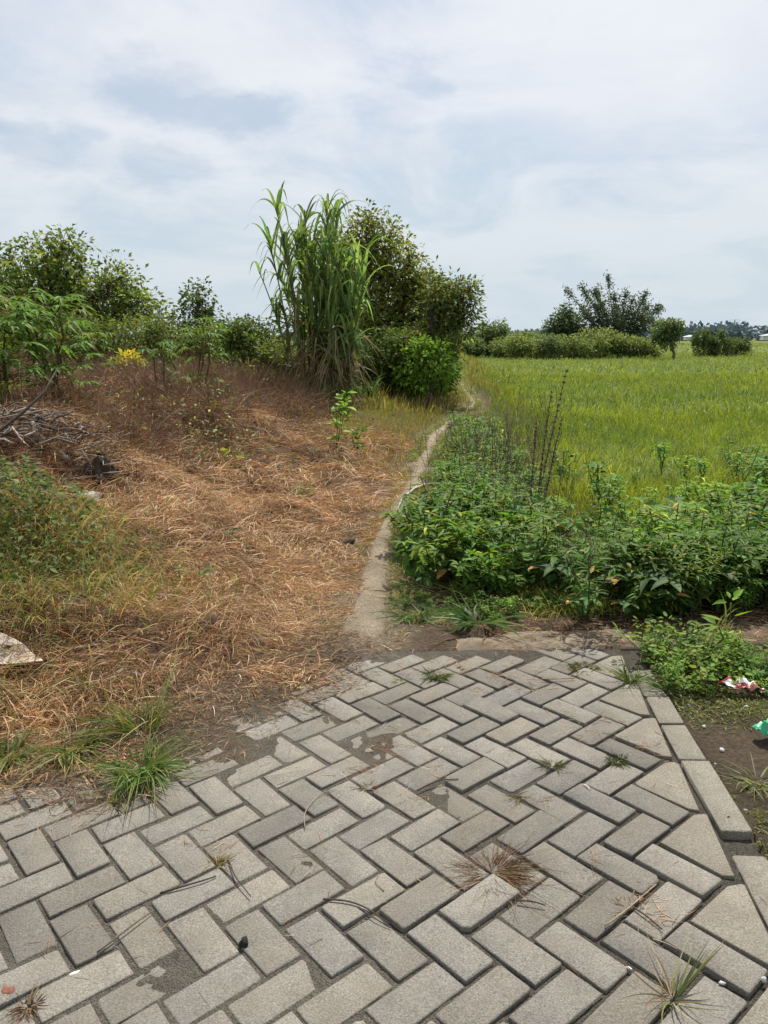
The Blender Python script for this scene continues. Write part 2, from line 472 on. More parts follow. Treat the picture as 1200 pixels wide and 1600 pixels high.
for k in range(-8, 10):                               # the mitred edge stones along the kerb
    u, v = 6 + 2 * k, -2 - 2 * k
    e = .09
    T, Bt = 1.85, 2.0
    q = [(u + e, v + e), (u + T, v + e), (u + T + (KS - .08 - (u + T + v)) / 2, v + (KS - .08 - (u + T + v)) / 2),
         (u + (KS - .08 - (u + v + Bt)) / 2, v + Bt - 2 * e + (KS - .08 - (u + v + Bt)) / 2 + .0), (u + e, v + Bt - 2 * e)]
    w = np.array([lat(*p) for p in q]); c = w.mean(0)
    if c[1] > 3.36 or c[1] < -1.2: continue
    vv = float(np.clip(1 + .06 * R.normal(), .85, 1.15))
    slab(mb, ordered(list(w)), np.array([.226, .205, .167]) * vv, .001 + R.normal() * .002, tilt=R.normal(size=2) * .008, ch=.003)
kind(mb.build('paving', M_PAVER), 'structure')

# joint sand and drifted dirt between the pavers
PATCH = [(gz0, r, h) for gz0, r, h in [((.02, 2.62), .13, .019), ((-.08, 2.42), .10, .014), ((-.62, 2.62), .22, .016), ((.33, 3.3), .12, .012), ((.68, 3.26), .13, .014), ((-.18, 2.85), .07, .016), ((-.22, 1.95), .06, .008), ((.12, 2.25), .06, .009), ((-.95, 2.3), .2, .014), ((.9, 3.2), .14, .012), ((.75, 2.6), .07, .011), ((.86, 2.75), .06, .012)]]


def bed_z(x, y):
    dl = sdist(LEFT, x, y)
    side = ss(-.2, .9, x)
    o = -.0068 - .0065 * side + .003 * fbm(x, y, 7, 3) + .0035 * fbm(x, y, 38, 2)
    o = o + .003 * ss(.1, .6, fbm(x + 5, y, 1.5, 2)) * (1 - .6 * side)
    o = np.minimum(o, -.0042 - .003 * side)
    o = o + .020 * ss(-.16, .06, dl + .18 * fbm(x, y, 4, 3))
    for (cx, cy), r, h in PATCH:
        o = o + .42 * h * np.exp(-((x - cx) ** 2 + (y - cy) ** 2) / (r * r * .5)) * (1 + .8 * fbm(x, y, 14, 3))
    o = o + .012 * ss(3.3, 3.5, y)
    o = o - .012 * ss(6.5, 6.8, lat_s(x, y)) - .12 * ss(7.9, 8.05, lat_s(x, y))
    return plane(x, y) + o


def bed_col(x, y):
    dl = sdist(LEFT, x, y)
    c = np.tile(np.array([.20, .178, .145]), (len(x), 1))
    d = ss(-.2, .05, dl + .12 * fbm(x, y, 5, 3))
    for (cx, cy), r, h in PATCH:
        d = np.maximum(d, .8 * np.exp(-((x - cx) ** 2 + (y - cy) ** 2) / (r * r * .6)))
    c = c + (np.array([.165, .128, .09]) - c) * d[:, None]
    dark = ss(-.1, .8, x) * .3  # darker towards the right: shade in the open joints put into the sand colour
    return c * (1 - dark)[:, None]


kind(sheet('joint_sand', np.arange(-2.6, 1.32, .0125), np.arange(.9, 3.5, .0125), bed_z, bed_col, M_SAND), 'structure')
kind(sheet('paving_base', np.arange(-4, 1.25, .1), np.arange(-2, .95, .1), lambda x, y: plane(x, y) - .014 - .1 * ss(7.3, 7.6, lat_s(x, y)), bed_col, M_SAND), 'structure')

# the old concrete rim across the end of the paving
xs_ = np.concatenate([np.arange(.3, 3.5, .03), np.arange(3.5, 9, .2)]); prof = [(3.452, -.12), (3.455, -.012), (3.475, .0), (3.55, .004), (3.64, .003), (3.70, 0), (3.735, -.014), (3.755, -.05), (3.76, -.4)]
V = []; C = []
for x in xs_:
    zb = PA * min(x, 1.9) + PB * 3.5 - .004 - .03 * float(1 - ss(.3, .75, x + .2 * fbm(x, 1.0, 4, 2)))
    for (y, z) in prof:
        yy = y + .012 * float(fbm(x, y, 3, 3)) * (1.5 if y > 3.6 else 1)
        zz = zb + z + (.014 * float(fbm(x, y, 4, 3)) + .006 * float(fbm(x, y, 22, 2)) if z > -.05 else 0)
        V.append((x, yy, zz)); d = .55 + .45 * float(ss(-.3, .3, fbm(x * 1.3, y * 5, 2.2, 3)))
        if x > 1.25: d *= .62
        kk = float(ss(.1, .6, x)) * float(ss(-.25, .1, fbm(x, y * 2 + 9, 2.6, 3))) * (.5 + .5 * float(ss(.2, .9, x))); C.append((np.array([.235, .20, .15]) * kk + np.array([.20, .16, .115]) * (1 - kk)) * d)
n = len(prof); k = (np.arange(len(xs_) - 1)[:, None] * n + np.arange(n - 1)[None]).ravel()
mb = MB(); mb.add(V, np.stack([k, k + n, k + n + 1, k + 1], 1), C=C)
tag(mb.build('concrete_rim', M_CONC, smooth=True), 'low weathered concrete rim crossing the end of the paving, stained with soil', 'kerb')

# kerb blocks along the right edge: d = u - v from .. to
KB = [(-6.8, -1.6, 0, 0, .002), (-1.4, 3.5, -.06, .05, -.004), (4.7, 9.8, .06, .0, .006), (10.0, 13.2, .0, -.03, .0), (13.5, 16.4, 0, .03, -.004), (16.6, 20.2, .02, .05, -.014)]
lab = ['kerb block nearest the camera, cut by the frame edge', 'pale kerb block in the lower right corner below the gap in the kerb', 'longest pale kerb block, with its near end standing proud above the gap',
       'kerb block just above the long one, with a dark shadowed near end', 'short kerb block half hidden by the weeds at the right edge', 'farthest kerb block almost buried under weeds beside the grass tuft']
for (d0, d1, o0, o1, h), lb in zip(KB, lab):
    s0, s1 = KS + .02, 7.78
    P4 = [lat((s0 + o0 + d0) / 2, (s0 + o0 - d0) / 2), lat((s1 + o0 + d0) / 2, (s1 + o0 - d0) / 2), lat((s1 + o1 + d1) / 2, (s1 + o1 - d1) / 2), lat((s0 + o1 + d1) / 2, (s0 + o1 - d1) / 2)]
    mb = MB(); c = np.mean(P4, 0)
    slab(mb, ordered([np.array(p) for p in P4]), np.array([.23, .21, .172]) * R.uniform(.88, 1.03), h, depth=.13, ch=.0035, tilt=R.normal(size=2) * .012, cut=.004)
    me_v = np.concatenate(mb.V) - np.array([c[0], c[1], 0]); mb.V = [me_v]; mb.C = [np.concatenate(mb.C)]
    if d1 < -1: continue
    tag(mb.build('kerb_block', M_KERB, loc=(c[0], c[1], 0)), lb, 'kerb block', 'kerb blocks along the right edge of the paving')

# ------------------------------------------------------------------ dry grass on the left mound (nobody could count it)
def scatter(n, x0, x1, y0, y1):
    return R.uniform(x0, x1, n), R.uniform(y0, y1, n)


HAY = np.array([.48, .285, .14]); HAYL = np.array([.66, .47, .28]); RUST = np.array([.34, .16, .07]); GREY = np.array([.29, .235, .175]); DRK = np.array([.15, .085, .045])


def haycol(x, y, n):
    r = R.random(n); nz = fbm(x, y, .8, 2)
    c = np.where((r < .33 + .3 * nz)[:, None], RUST, np.where((r < .72)[:, None], HAY, np.where((r < .9)[:, None], HAYL, GREY)))
    lite = ss(-.1, .6, fbm(x + 3, y - 8, .7, 2))
    c = c * (1 - .35 * lite[:, None]) + HAYL * .35 * lite[:, None]
    return jit(c, n, .18, .05)


mb = MB()
for (n, x0, x1, y0, y1, l0, l1, w) in [(52000, -3.2, .0, 2.2, 4.6, .05, .17, .0031), (52000, -4.4, .2, 4.4, 7.2, .07, .21, .0045), (38000, -6.5, .8, 7.0, 11.5, .10, .28, .006)]:
    x, y = scatter(n // 7, x0, x1, y0, y1); bun = np.repeat(R.normal(size=n // 7), 7); x = np.repeat(x, 7) + R.normal(size=len(bun)) * .022; y = np.repeat(y, 7) + R.normal(size=len(bun)) * .022; n = len(x)
    dl = sdist(LEFT, x, y); nz = fbm(x, y, 2.1, 3)
    keep = (R.random(n) < ss(-.26, .12, dl + .2 * nz + .05 * R.normal(size=n) - .12 * (y > 3.4))) & (R.random(n) < .22 + 1.2 * ss(-.45, .2, nz + .25 * ss(0, .6, dl)))
    x, y, dl, nz, bun = x[keep], y[keep], dl[keep], nz[keep], bun[keep]; n = len(x)
    ang = 2.2 * PI * fbm(x, y, .55, 2) + bun * .7 + R.normal(size=n) * .32 - .6
    lift = np.clip(R.normal(.25, .28, n) + .25 * ss(0, .5, nz), -.05, 1.2)
    D = np.stack([np.cos(ang), np.sin(ang), lift], 1)
    z = np.where((y < 3.45) & (dl < .4), np.maximum(hgt(x, y), plane(x, y) + .012), hgt(x, y)) + R.random(n) ** 2 * .09 * ss(0, .5, dl) + .004
    L = R.uniform(l0, l1, n) * (.6 + .4 * ss(0, .6, dl))
    c = haycol(x, y, n)
    gy = (R.random(n) < .05 + .5 * ss(.05, .5, fbm(x + 31, y + 7, .6, 2)) * ss(3.0, 1.6, np.abs(y - 2.6) * 4))[:, None]
    c = np.where(gy, jit([.32, .28, .08], n, .2), c)
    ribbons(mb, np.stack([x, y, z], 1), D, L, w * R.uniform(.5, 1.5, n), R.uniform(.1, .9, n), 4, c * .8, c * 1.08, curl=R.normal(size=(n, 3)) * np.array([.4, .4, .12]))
kind(mb.build('dry_grass', M_STRAW), 'stuff')

# standing dead brown stalks behind (the dark band before the shrubs)
mb = MB()
x, y = scatter(150000, -10, .9, 5.2, 14.5)
dl = sdist(LEFT, x, y)
dens = ss(1.1, 2.3, dl + .5 * fbm(x, y, .9, 2) - .15 * ss(5, 7, y)) * ss(4.9, 6.8, y - .25 * (x + 2)) * (1 - .6 * ss(12.5, 14.5, y))
keep = R.random(len(x)) < dens * .85
x, y = x[keep], y[keep]; n = len(x)
D = np.stack([R.normal(0, .75, n), R.normal(0, .75, n), np.ones(n)], 1)
cl = .5 + .5 * fbm(x, y, 1.4, 2)
c = jit(np.where((R.random(n) < .55)[:, None], [.11, .065, .04], [.20, .115, .065]), n, .22)
ribbons(mb, np.stack([x, y, hgt(x, y)], 1), D, R.uniform(.22, .58, n) * (.3 + 1.3 * cl), R.uniform(.003, .0075, n), R.uniform(.0, .9, n), 4, c, c * 1.15, curl=R.normal(size=(n, 3)) * .3)
x, y = scatter(60000, -10, .9, 6, 14.5); dl = sdist(LEFT, x, y)
keep = (R.random(len(x)) < ss(.8, 2, dl) * ss(.12, .6, fbm(x + 3, y + 5, 1.1, 3)) * .55); x, y = x[keep], y[keep]; n = len(x)
c = jit(np.where((R.random(n) < .7)[:, None], [.13, .20, .045], [.34, .30, .07]), n, .2); Ln = R.uniform(.03, .065, n)
ribbons(mb, np.stack([x, y, hgt(x, y) + R.random(n) * .3], 1), R.normal(size=(n, 3)) * np.array([1, 1, .4]), Ln, Ln * .45, R.uniform(.1, .5, n), 3, c, c, 'oval', 2, .2, np.array([0, 0, .6]) + R.normal(size=(n, 3)) * .4)
kind(mb.build('dead_undergrowth', M_STRAW), 'stuff')

# green and yellowing grass on the far slope beside the path
mb = MB()
for (n, x0, x1, y0, y1, l, w) in [(26000, -7, 2.2, 6.0, 16, .2, .008), (16000, -8, 4, 14, 30, .34, .02), (9000, -25, 7, 28, 75, .6, .05)]:
    x, y = scatter(n, x0, x1, y0, y1); dl = sdist(LEFT, x, y); nz = fbm(x, y, .7, 3)
    p = np.where(dl > 0, ss(0, .25, dl + .1 * nz) * (ss(6.6, 9.6, y + 1.6 * nz - 1.7 * dl) + .12 * ss(.2, .6, nz)), ss(.0, .15, -sdist(RIGHT, x, y)) * ss(5.5, 9, y + nz) * ss(2.4, 1.2, -dl) * (1 - .75 * ss(10.5, 12, y) * ss(26, 22, y)))
    keep = R.random(n) < p
    x, y, nz = x[keep], y[keep], nz[keep]; n = len(x)
    D = np.stack([R.normal(0, .3, n), R.normal(0, .3, n), np.ones(n)], 1)
    t = np.clip(.45 + .6 * fbm(x + 7, y, .5, 2) + .25 * R.normal(size=n) - .35 * ss(15, 9, y), 0, 1)
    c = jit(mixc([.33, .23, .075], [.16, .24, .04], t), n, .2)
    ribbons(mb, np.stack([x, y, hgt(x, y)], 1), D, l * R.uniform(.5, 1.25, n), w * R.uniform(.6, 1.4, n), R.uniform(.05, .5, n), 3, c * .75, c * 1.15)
kind(mb.build('slope_grass', M_GRASS), 'stuff')

# the field: tall yellow-green grass
mb = MB()
for (n, x0, x1, y0, y1, l, w) in [(26000, .6, 6.5, 4.6, 10, .36, .006), (46000, .8, 12, 9, 19, .36, .008), (56000, 1.5, 26, 18, 40, .34, .017), (46000, 3, 62, 38, 95, .34, .045), (14000, 4, 150, 90, 260, .5, .2)]:
    x, y = scatter(n, x0, x1, y0, y1); dr = -sdist(RIGHT, x, y); nz = fbm(x, y, .35, 3)
    keep = (dr > .35) & (R.random(n) < ss(.9, 2.0, dr + .5 * fbm(x, y, 1.1, 2)) * ss(5.2, 7.8, y + .4 * nz - .2 * (x - 2)) + .25 * ss(10, 14, y)) & (R.random(n) < .55 + .5 * ss(-.4, .2, fbm(x, y, 1.9, 2)))
    x, y, nz = x[keep], y[keep], nz[keep]; n = len(x)
    D = np.stack([R.normal(0, .38, n), R.normal(0, .38, n), np.ones(n)], 1)
    t = np.clip(.5 + .7 * nz + .45 * fbm(x, y, 1.6, 2) + .2 * R.normal(size=n), 0, 1)
    c = jit(mixc([.18, .25, .028], [.41, .44, .045], t), n, .16, .05)
    dk = (R.random(n) < .22)[:, None]
    c = np.where(dk, jit([.10, .17, .035], n, .2), c)
    c = c * (1 - .1 * ss(11, 22, y))[:, None]; c = c + (np.array([.27, .32, .09]) - c) * (ss(20, 80, y) * .6)[:, None]  # far blades fade paler, distance haze put into their colour
    hh = l * R.uniform(.45, 1.25, n) * (1 + .45 * fbm(x, y, .8, 3))
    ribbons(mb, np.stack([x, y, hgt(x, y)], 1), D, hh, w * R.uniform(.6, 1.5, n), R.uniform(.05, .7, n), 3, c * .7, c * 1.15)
kind(mb.build('field_grass', M_GRASS), 'stuff')


# ------------------------------------------------------------------ broad-leaved weeds
def weed(h, leaf, c, nodes_=9, br=3, spread=.35, rat=(.27, .38)):
    mb = MB(); stems = []
    stems.append((np.zeros(3), np.array([R.normal(0, .12), R.normal(0, .12), 1]) * h, nodes_))
    for k in range(br):
        a = R.uniform(0, 2 * PI); z = h * R.uniform(.1, .4)
        stems.append((np.array([0, 0, z]), np.array([math.cos(a) * spread * h, math.sin(a) * spread * h, h * R.uniform(.75, 1.0)]), nodes_ - 2))
    P, D, Ln = [], [], []
    for p0, p1, nn in stems:
        pts = wob(p0, p1, 6, .012); tube(mb, pts, np.linspace(.006, .003, 6), (.10, .13, .045), 4, False)
        for k in range(nn):
            t = .25 + .75 * (k / (nn - 1)) ** .9; q = p0 + (p1 - p0) * t; a0 = (k % 2) * PI / 2 + R.normal() * .3
            for s in range(2 if k < nn - 1 else 5):
                a = a0 + s * (PI if k < nn - 1 else 2 * PI / 5)
                P.append(q); D.append((math.cos(a), math.sin(a), R.uniform(.05, .55))); Ln.append(leaf * R.uniform(.65, 1.15) * (1 if k < nn - 1 else .8) * (.65 + .5 * t))
    n = len(P); P, D, Ln = np.array(P), np.array(D), np.array(Ln)
    P = P + unit(D) * .012
    cc = jit(c, n, .18, .08)
    cc = np.where((R.random(n) < .04)[:, None], jit((.38, .30, .06), n, .2), cc)
    upn = np.array([0, 0, 1.]) + R.normal(size=(n, 3)) * .35
    ribbons(mb, P, D, Ln, Ln * R.uniform(*rat, n), R.uniform(.2, .75, n), 4, cc, cc * 1.05, 'lance', 3, .22, upn)
    return mb


GREENS = [(.055, .115, .032), (.045, .10, .034), (.07, .135, .032), (.06, .12, .04), (.085, .15, .03), (.05, .105, .028)]
WPROTO = [weed(R.uniform(.26, .42), R.uniform(.075, .10), np.array(c) * (1.55, 1.5, .9), 9, 4) for c in GREENS]
WPROTO += [weed(.40, .045, (.10, .19, .03), 12, 6, .4, (.45, .6)), weed(.34, .05, (.14, .22, .035), 11, 6, .45, (.4, .55)), weed(.50, .10, (.085, .16, .035), 11, 3, .3, (.15, .22)), weed(.30, .12, (.07, .14, .04), 5, 2, .5, (.4, .5)), weed(.46, .075, (.13, .20, .03), 12, 4, .35, (.2, .28))]
WDATA = [(np.concatenate(w.V), np.concatenate(w.F4), np.concatenate(w.C)) for w in WPROTO]
WMESH = []
for w in WPROTO:
    me = w.mesh('weed_plant'); me.materials.append(M_LEAF); WMESH.append(me)


def stamp(mb, data, x, y, z, rot, sc, tint=1.0, tilt=0):
    V, Fq, C = data; c, s = math.cos(rot), math.sin(rot)
    W = V @ np.array([[c, s, 0], [-s, c, 0], [0, 0, 1]]) * sc
    mb.add(W + np.array([x, y, z]), Fq, C=C * tint)


def weeds(n, region, label, group, smin=.8, smax=1.25):
    c = 0; tries = 0; pts = []
    while c < n and tries < 6000:
        tries += 1
        x, y = region()
        if x is None or any((x - a) ** 2 + (y - b) ** 2 < .011 for a, b in pts): continue
        pts.append((x, y))
        o = bpy.data.objects.new('weed_plant', random.choice(WMESH)); COL.objects.link(o)
        s = random.uniform(smin, smax) * random.choice((.7, 1, 1, 1.1))
        o.location = (x, y, float(hgt(x, y)) - .01); o.rotation_euler = (random.gauss(0, .2), random.gauss(0, .2), random.uniform(0, 6.28)); o.scale = (s, s, s * random.uniform(.65, 1.1))
        tag(o, label, 'weed', group); c += 1


def reg_near():
    x, y = random.uniform(.24, 1.15), random.uniform(4.15, 5.9)
    d = float(-sdist(RIGHT, x, y))
    e = ((x - .62) / .45) ** 2 + ((y - 5.0) / .85) ** 2
    return (x, y) if d > .1 and e < 1 else (None, None)


def reg_right():
    x, y = random.uniform(1.3, 3.7), random.uniform(3.84, 6.9)
    if x < 1.3 + .35 * (y - 3.8) * random.random(): return None, None
    return (x, y) if y < 4.5 + .6 * (x - .6) + random.uniform(-.3, 1.2) else (None, None)


weeds(90, reg_near, 'dark green broad-leaved weed in the dense clump right of the footpath', 'weeds in the clump beside the footpath')
weeds(210, reg_right, 'dark green broad-leaved weed in the mass behind the concrete rim at the right', 'weeds in the mass behind the rim', .75, 1.1)

mb = MB()                                             # the rest of the weed cover along the bund and at the field's edge
for k_ in range(900):
    if random.random() < .55:
        k = random.random() ** 1.3; y = 5.6 + 6.2 * k; xc = np.interp(y, [p[1] for p in PATH], [p[0] for p in PATH]); x = xc + .42 + abs(random.gauss(0, .30)) * (1 + .1 * k)
    else:
        x = random.uniform(.9, 6.2); y = random.uniform(4.6, 12)
        if y > 5.6 + .5 * x + abs(random.gauss(0, 1.6)): continue
    if y > 7 and x < 3 and random.random() < .4: continue
    if k_ % 6 == 0 and x > 1.5: stamp(mb, random.choice(WDATA), x, y + .3, float(hgt(x, y + .3)) - .02, random.uniform(0, 6.28), random.uniform(1.0, 1.55), random.uniform(.8, 1.3))
    stamp(mb, random.choice(WDATA), x, y, float(hgt(x, y)) - .02, random.uniform(0, 6.28), random.uniform(.55, 1.1) * (1 if x < 2 else 1.25), random.uniform(.8, 1.4) * (1.25 if x > 1.6 and y > 5.8 else 1))
for _ in range(300):                                  # low growth between the mass and the rim
    x, y = random.uniform(1.0, 3.6), random.uniform(3.79, 4.3)
    if x < 1.3 and random.random() < .6: continue
    stamp(mb, random.choice(WDATA), x, y, float(hgt(x, y)) - .02, random.uniform(0, 6.28), random.uniform(.55, 1.0), random.uniform(.7, 1.3))
for _ in range(170):                                  # low seedlings in the bare strip and outside the kerb
    x, y = random.choice([(random.uniform(.1, 1.2), random.uniform(3.85, 4.3)), (random.uniform(1.2, 2.2), random.uniform(2.7, 3.42)), (random.uniform(1.22, 1.7), random.uniform(2.95, 3.4))])
    if (x - 1.36) ** 2 + (y - 2.9) ** 2 < .035 or (x - 1.32) ** 2 + (y - 2.55) ** 2 < .05: continue
    stamp(mb, random.choice(WDATA), x, y, float(hgt(x, y)) - .02, random.uniform(0, 6.28), random.uniform(.12, .34), random.uniform(1, 1.5))
kind(mb.build('weed_cover', M_LEAF), 'stuff')

mb = MB()
x, y = scatter(5200, .75, 1.7, 3.85, 6.2); keep = (np.abs(x - 1.12 - .12 * (y - 4)) < .38 * R.random(len(x)) ** .5 + .05) & (-sdist(RIGHT, x, y) > .05); x, y = x[keep], y[keep]; n = len(x)
c = jit(mixc([.30, .26, .07], [.17, .26, .045], np.clip(R.random(n) + .5 * fbm(x, y, 2, 2), 0, 1)), n, .2)
ribbons(mb, np.stack([x, y, hgt(x, y)], 1), np.stack([R.normal(0, .5, n), R.normal(0, .5, n), np.ones(n)], 1), R.uniform(.08, .26, n), .0042, R.uniform(.2, .8, n), 4, c, c * 1.1)
kind(mb.build('low_grass', M_GRASS), 'stuff')
# fine grass and moss on the soil outside the kerb, and dead litter on the bare strip
mb = MB()
x, y = scatter(42000, 1.02, 3.2, 1.6, 3.45)
nz = fbm(x, y, 2.4, 3)
keep = (lat_s(x, y) > 7.95) & (R.random(len(x)) < ss(-.15, .45, nz + .5 * ss(2.0, 3.2, y)))
x, y = x[keep], y[keep]; n = len(x)
a = R.uniform(0, 2 * PI, n)
c = jit(mixc([.12, .17, .035], [.22, .20, .07], R.random(n)), n, .2)
ribbons(mb, np.stack([x, y, hgt(x, y)], 1), np.stack([np.cos(a), np.sin(a), R.uniform(.1, 1.4, n)], 1), R.uniform(.012, .045, n), R.uniform(.003, .006, n), R.uniform(.2, .7, n), 3, c, c * 1.15)
kind(mb.build('ground_cover', M_GRASS), 'stuff')
mb = MB()
x, y = scatter(5200, -.25, 2.2, 3.42, 4.9)
dr = -sdist(RIGHT, x, y); keep = R.random(len(x)) < np.where(y < 3.8, .35 * ss(-.2, .4, fbm(x, y, 4, 2)), .9 * (dr > -.02)) * (1 - .8 * ss(4.3, 4.8, y))
x, y = x[keep], y[keep]; n = len(x)
a = R.uniform(0, 2 * PI, n)
zz = np.where((y < 3.78) & (x > .5), PA * np.minimum(x, 1.9) + PB * 3.5 + .014, hgt(x, y) + .006)
c = haycol(x, y, n) * .8
ribbons(mb, np.stack([x, y, zz], 1), np.stack([np.cos(a), np.sin(a), R.uniform(-.02, .25, n)], 1), R.uniform(.03, .11, n), R.uniform(.002, .005, n), R.uniform(.05, .3, n), 2, c, c)
# straw shed onto the pavers beside the mound and in the joints
x, y = scatter(16000, -1.8, 1.05, 1.5, 3.45)
dl = sdist(LEFT, x, y)
p = ss(-.30, .02, dl + .1 * fbm(x, y, 3, 2)) * .9
for (cx, cy), r, h in PATCH: p = np.maximum(p, .55 * np.exp(-((x - cx) ** 2 + (y - cy) ** 2) / (r * r * .8)))
for px, py, r in [(940, 1150, .07), (1012, 1165, .09), (905, 1128, .06), (1085, 1178, .07), (880, 1038, .09), (785, 1058, .09), (742, 1080, .06), (872, 1108, .07), (640, 1242, .05), (690, 1205, .05), (1000, 1400, .05), (1024, 1440, .06), (830, 1070, .10), (960, 1130, .05), (560, 1085, .05), (640, 1050, .10), (540, 1050, .10), (720, 1040, .10), (850, 1250, .04), (935, 1350, .05), (345, 1330, .05), (310, 1310, .05)]:
    q = (lambda d: d * (CH / (PA * d[0] + PB * d[1] - d[2])))(np.array([(px - 600) / F, CP - (py - 800) / F * SP, -SP - (py - 800) / F * CP]))
    p = np.maximum(p, .95 * np.exp(-((x - q[0]) ** 2 + (y - q[1]) ** 2) / (r * r * .6)))
keep = R.random(len(x)) < np.maximum(p, .012)
x, y = x[keep], y[keep]; n = len(x); a = R.uniform(0, 2 * PI, n); c = haycol(x, y, n) * .75
z = np.maximum(bed_z(x, y), plane(x, y)) + .003
ribbons(mb, np.stack([x, y, z], 1), np.stack([np.cos(a), np.sin(a), R.uniform(0, .12, n)], 1), R.uniform(.015, .07, n), R.uniform(.0012, .003, n), R.uniform(.0, .1, n), 2, c, c)
x, y = scatter(26000, -1.5, .3, 2.2, 3.75)
dl = sdist(LEFT, x, y); keep = R.random(len(x)) < ss(-.34, -.06, dl + .16 * fbm(x, y, 3, 3)) * .9; x, y = x[keep], y[keep]; n = len(x); a = R.uniform(0, 2 * PI, n)
c = jit(np.where((R.random(n) < .6)[:, None], [.15, .10, .06], [.33, .23, .13]), n, .25)
z = np.maximum(np.maximum(bed_z(x, y), plane(x, y)), hgt(x, y)) + .003
ribbons(mb, np.stack([x, y, z], 1), np.stack([np.cos(a), np.sin(a), R.uniform(0, .35, n)], 1), R.uniform(.012, .06, n), R.uniform(.0015, .0038, n), R.uniform(.0, .2, n), 2, c, c)
x = R.uniform(.5, 3.0, 1500); y = 3.44 + .34 * R.random(1500); n = 1500; a = R.uniform(0, 2 * PI, n); c = haycol(x, y, n) * .7
ribbons(mb, np.stack([x, y, PA * np.minimum(x, 1.9) + PB * 3.5 + .012 + 0 * x], 1), np.stack([np.cos(a), np.sin(a), R.uniform(-.05, .3, n)], 1), R.uniform(.015, .07, n), .003, .2, 2, c, c)
kind(mb.build('straw_litter', M_STRAW), 'stuff')


# ------------------------------------------------------------------ trees and shrubs
def crown_pts(blobs, ncl):
    """cluster centres spread through the crown's lobes, thicker towards the shell"""
    vol = np.array([b[3] * b[4] * b[5] for b in blobs]) ** .75; pr = vol / vol.sum()
    idx = R.choice(len(blobs), ncl, p=pr); B = np.array(blobs)[idx]
    d = unit(R.normal(size=(ncl, 3))); r = R.uniform(.35, 1.0, ncl) ** .55
    r = r * np.where(R.random(ncl) < .16, R.uniform(1.05, 1.38, ncl), 1)
    P = B[:, :3] + d * B[:, 3:6] * r[:, None]
    fr = 2.0 / np.median(B[:, 3])
    keep = fbm(P[:, 0] * fr + P[:, 2] * fr * .7 + 11, P[:, 1] * fr * .8 - P[:, 2] * fr * .8, 1.0, 2) > -.36
    return P[keep], d[keep]


def leaves(mb, P, d, per, crad, leaf, cols, ratio=.42, flat=.5, nseg=2, prof='oval', up=.35):
    n = len(P) * per
    Q = np.repeat(P, per, 0) + np.clip(R.normal(size=(n, 3)), -1.35, 1.35) * crad * np.array([1, 1, .75])
    o = unit(Q - np.repeat(P, per, 0) + .25 * np.repeat(d, per, 0) * crad + np.array([0, 0, up * crad]))
    D = unit(o + R.normal(size=(n, 3)) * .45)
    upn = np.array([0, 0, flat]) + R.normal(size=(n, 3)) * .5
    cl = np.repeat(1 + .22 * R.normal(size=(len(P), 1)), per, 0)
    pick = R.random(n); c = np.array(cols)[(pick * len(cols)).astype(int)]
    c = jit(np.array([1.9, 1.8, 1.35]) * c * cl, n, .16, .07)
    Ln = leaf * R.uniform(.6, 1.25, n)
    ribbons(mb, Q, D, Ln, Ln * ratio, R.uniform(.05, .5, n), nseg, c, c, prof, 2, .2, upn)


def tree(name, label, cat, base, blobs, ncl, per, crad, leaf, cols, trunk_r, group=None, bark=(.16, .13, .10), ratio=.42, twigs=True, mat=None, stems=1, prof='oval', limbs=True):
    base = np.array(base, float); t = empty(name, base)
    blobs = [tuple(np.array(b[:3]) - base) + tuple(b[3:]) for b in blobs]
    P, d = crown_pts(blobs, ncl)
    mb = MB(); leaves(mb, P, d, per, crad, leaf, cols, ratio, prof=prof)
    mb.build('crown', mat or M_LEAF, t)
    tb = MB(); top = max(b[2] for b in blobs)
    low = min(b[2] - b[5] for b in blobs)
    for s in range(stems):
        fork = np.array([R.normal(0, .1) * trunk_r * 10, R.normal(0, .1) * trunk_r * 10, max(.25 * top, min(low, .5 * top))])
        foot = np.array([R.normal(0, 1), R.normal(0, 1), 0]) * trunk_r * (2.5 if stems > 1 else 0) - np.array([0, 0, .1])
        tube(tb, wob(foot, fork, 5, trunk_r * .3), np.linspace(trunk_r * 1.15, trunk_r * .8, 5), bark, 8)
        if limbs:
            for b in blobs[s::stems]:
                e = np.array(b[:3]) + np.array([0, 0, b[5] * .5]); mid = (fork + e) / 2 + R.normal(size=3) * .08 * top
                tt = np.linspace(0, 1, 7)[:, None]
                pts = (1 - tt) ** 2 * fork + 2 * tt * (1 - tt) * mid + tt ** 2 * e
                tube(tb, pts, np.linspace(trunk_r * .6, trunk_r * .12, 7), bark, 5)
                if twigs:
                    m = np.argsort(np.linalg.norm(P - np.array(b[:3]), axis=1))[:max(6, len(P) // len(blobs) // 2)]
                    for k in m:
                        q = pts[R.integers(2, 7)]
                        tube(tb, wob(q, P[k], 4, .04 * np.linalg.norm(P[k] - q)), np.linspace(trunk_r * .16, trunk_r * .05, 4), bark, 4, False)
    tb.build('trunk', M_BARK, t)
    tag(t, label, cat, group)
    return t


def B(px, py, Y, rx, ry, dep=None):
    """a crown lobe that sits at photo pixel (px,py) at distance Y; radii given in photo pixels"""
    c = at(px, py, Y); s = Y / F
    return (c[0], c[1], c[2], rx * s, (dep or rx) * s, ry * s)


def foot(px, Y):
    x = (px - 600) / F * Y
    return np.array([x, Y, float(hgt(x, Y))])


DG = [(.045, .075, .026), (.058, .095, .028), (.075, .11, .03), (.04, .06, .028), (.095, .115, .04)]
OL = [(.085, .105, .035), (.06, .085, .03), (.11, .125, .045), (.07, .10, .028)]
BR = [(.085, .155, .025), (.11, .19, .03), (.06, .12, .024)]

